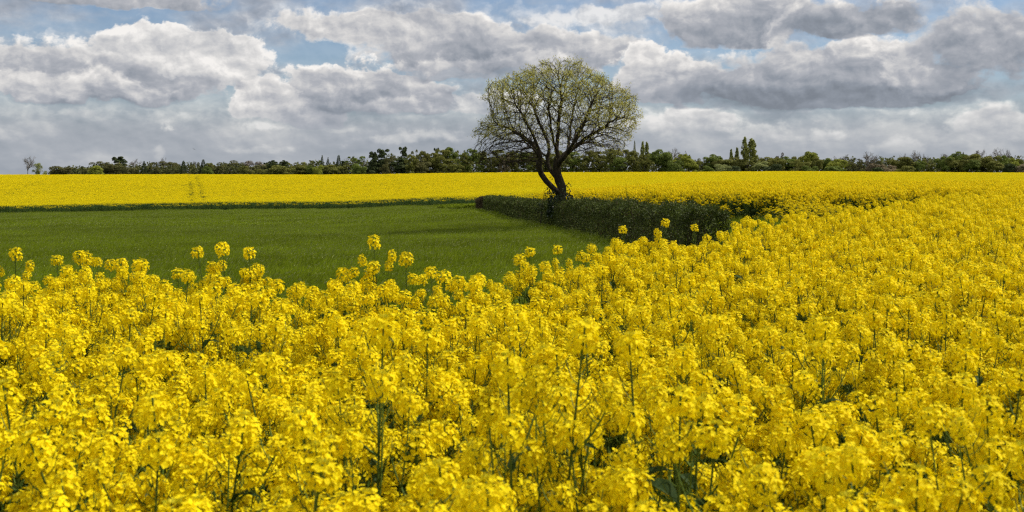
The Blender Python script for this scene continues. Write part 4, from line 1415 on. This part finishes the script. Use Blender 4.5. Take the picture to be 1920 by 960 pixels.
LOOK = {('bare', 'grey'): 'bare grey tree', ('airy', 'pale'): 'pale thin leaved tree', ('airy', 'olive'): 'thin olive leaved tree', ('airy', 'green'): 'thin green leaved tree', ('airy', 'bright'): 'thin yellow green tree',
        ('shrub', 'brown'): 'low brownish shrub', ('shrub', 'dark'): 'low dark shrub', ('shrub', 'olive'): 'low olive shrub', ('shrub', 'green'): 'low green shrub', ('shrub', 'bright'): 'low bright green shrub', ('shrub', 'pink'): 'low pinkish brown shrub', ('shrub', 'pale'): 'low pale flowered shrub',
        ('pine', 'dark'): 'dark bushy conifer', ('fir', 'dark'): 'dark pointed fir', ('fir', 'olive'): 'small pointed olive tree', ('budding', 'brown'): 'brownish budding tree', ('budding', 'grey'): 'greyish budding tree', ('budding', 'olive'): 'olive budding tree', ('budding', 'pink'): 'reddish budding tree',
        ('round', 'brown'): 'brownish rounded tree', ('round', 'olive'): 'olive rounded tree', ('round', 'green'): 'green rounded tree', ('round', 'bright'): 'yellow green rounded tree', ('round', 'pale'): 'pale rounded tree', ('tall', 'olive'): 'tall olive woodland tree', ('tall', 'green'): 'tall green woodland tree'}
ORD = ['first', 'second', 'third', 'fourth', 'fifth', 'sixth', 'seventh', 'eighth', 'ninth', 'tenth', 'eleventh', 'twelfth', 'thirteenth', 'fourteenth', 'fifteenth', 'sixteenth', 'seventeenth', 'eighteenth', 'nineteenth', 'twentieth',
       'twenty-first', 'twenty-second', 'twenty-third', 'twenty-fourth', 'twenty-fifth']
MARKS = [(52, 'the far left bare tree'), (179, 'the bright bush at the left'), (224, 'the flat topped pine'), (270, 'the left pointed fir'), (358, 'the tramlines'), (610, 'the close fir pair'), (735, 'the big dark conifers'),
         (845, 'the tall woodland edge'), (1047, 'the lone tree'), (1209, 'the small poplar pair'), (1404, 'the two tallest poplars'), (1515, 'the domed yellow green tree'), (1625, 'the bare oak'), (1880, 'the last bare pair')]
count = {}
used = {}
rt = np.random.default_rng(77)
for i, (px, py, wpx, kind, colr, near_, lab) in enumerate(sorted(TREES, key=lambda t: t[0])):
    d = 428 + near_ * 3.0 + rt.uniform(-3, 3)
    x = px2w(px, d)
    z0 = float(H(x, d))
    h = CAMZ - (py - HOR) * d / FPX - z0
    w = wpx * d / FPX * (1.0 if kind in ('fir', 'poplar', 'bare') else 1.18)
    tm, cm = far_mesh(kind, colr, int(rt.integers(NVAR)))
    root = empty(KNAME[kind], (x, d, z0), rt.uniform(0, 6.28), (w, w, h))
    if kind in ('pine', 'fir', 'poplar', 'shrub', 'round', 'bare'): pass
    link('trunk', tm, root); link('crown', cm, root)
    if not lab:
        mk = min(MARKS, key=lambda m: abs(m[0] - px))
        look = LOOK[(kind, colr)]
        if abs(px - mk[0]) < 6: rel = 'behind or below'
        else: rel = 'left of' if px < mk[0] else 'right of'
        lab = '%s in the distant tree line, %s %s' % (look, rel, mk[1])
        used.setdefault(lab, []).append((px, root))
    lab = lab.replace('greyish ', 'grey ')
    tag(root, lab, {'shrub': 'shrub'}.get(kind, 'tree'), 'trees along the far edge of the field')
for lab, lst in used.items():
    lst.sort(key=lambda t: t[0])
    if len(lst) > 1:
        look, rest_ = lab.split(' in the distant tree line, ')
        for k, (px, o) in enumerate(lst):
            o['label'] = '%s distant %s from left, %s' % (ORD[k], look, rest_)

# the dark bottom of the wood behind them
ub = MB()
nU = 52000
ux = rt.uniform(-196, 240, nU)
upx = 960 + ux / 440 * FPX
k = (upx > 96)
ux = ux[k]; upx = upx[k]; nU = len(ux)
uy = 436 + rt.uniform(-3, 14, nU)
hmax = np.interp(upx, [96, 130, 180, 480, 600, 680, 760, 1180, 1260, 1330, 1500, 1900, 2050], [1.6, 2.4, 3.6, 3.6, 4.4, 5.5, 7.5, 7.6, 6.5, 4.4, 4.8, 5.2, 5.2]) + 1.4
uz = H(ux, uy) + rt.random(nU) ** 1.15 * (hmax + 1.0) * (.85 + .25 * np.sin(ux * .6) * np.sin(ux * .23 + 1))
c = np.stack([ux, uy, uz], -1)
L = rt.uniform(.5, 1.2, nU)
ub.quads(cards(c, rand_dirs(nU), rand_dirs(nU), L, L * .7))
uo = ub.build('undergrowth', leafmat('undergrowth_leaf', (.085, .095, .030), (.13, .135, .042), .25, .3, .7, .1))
tag(uo, 'dense undergrowth and wood interior filling the foot of the tree line', 'undergrowth', kind='stuff')

# ------------------------------------------------------------------ a small bird over the tree line
bb = MB()
bt = np.linspace(-1, 1, 7)
bb.tube(np.stack([bt * .11, np.zeros(7), np.zeros(7) + .01 * (1 - bt ** 2)], -1), np.maximum(.03 * np.sqrt(1 - bt ** 2 * .98), .004), 8)
for s in (-1, 1):
    bb.add([(.05, 0, .02), (-.04, 0, .02), (-.02, s * .13, .07), (.05, s * .12, .075), (-.02, s * .26, .03), (.02, s * .24, .035)], [(0, 1, 2, 3), (3, 2, 4, 5)])
bb.add([(-.09, 0, .005), (-.18, .03, .01), (-.18, -.03, .01)], [(0, 1, 2)])
bird = bb.build('bird', leafmat('dark_feathers', (.02, .02, .022), None, 0, .1), smooth=True)
bird.location = (px2w(364, 110), 110, CAMZ + (HOR - 280) / FPX * 110)
bird.rotation_euler = (.5, .15, 2.0)
tag(bird, 'tiny dark bird flying low in the sky over the left tree line', 'bird')
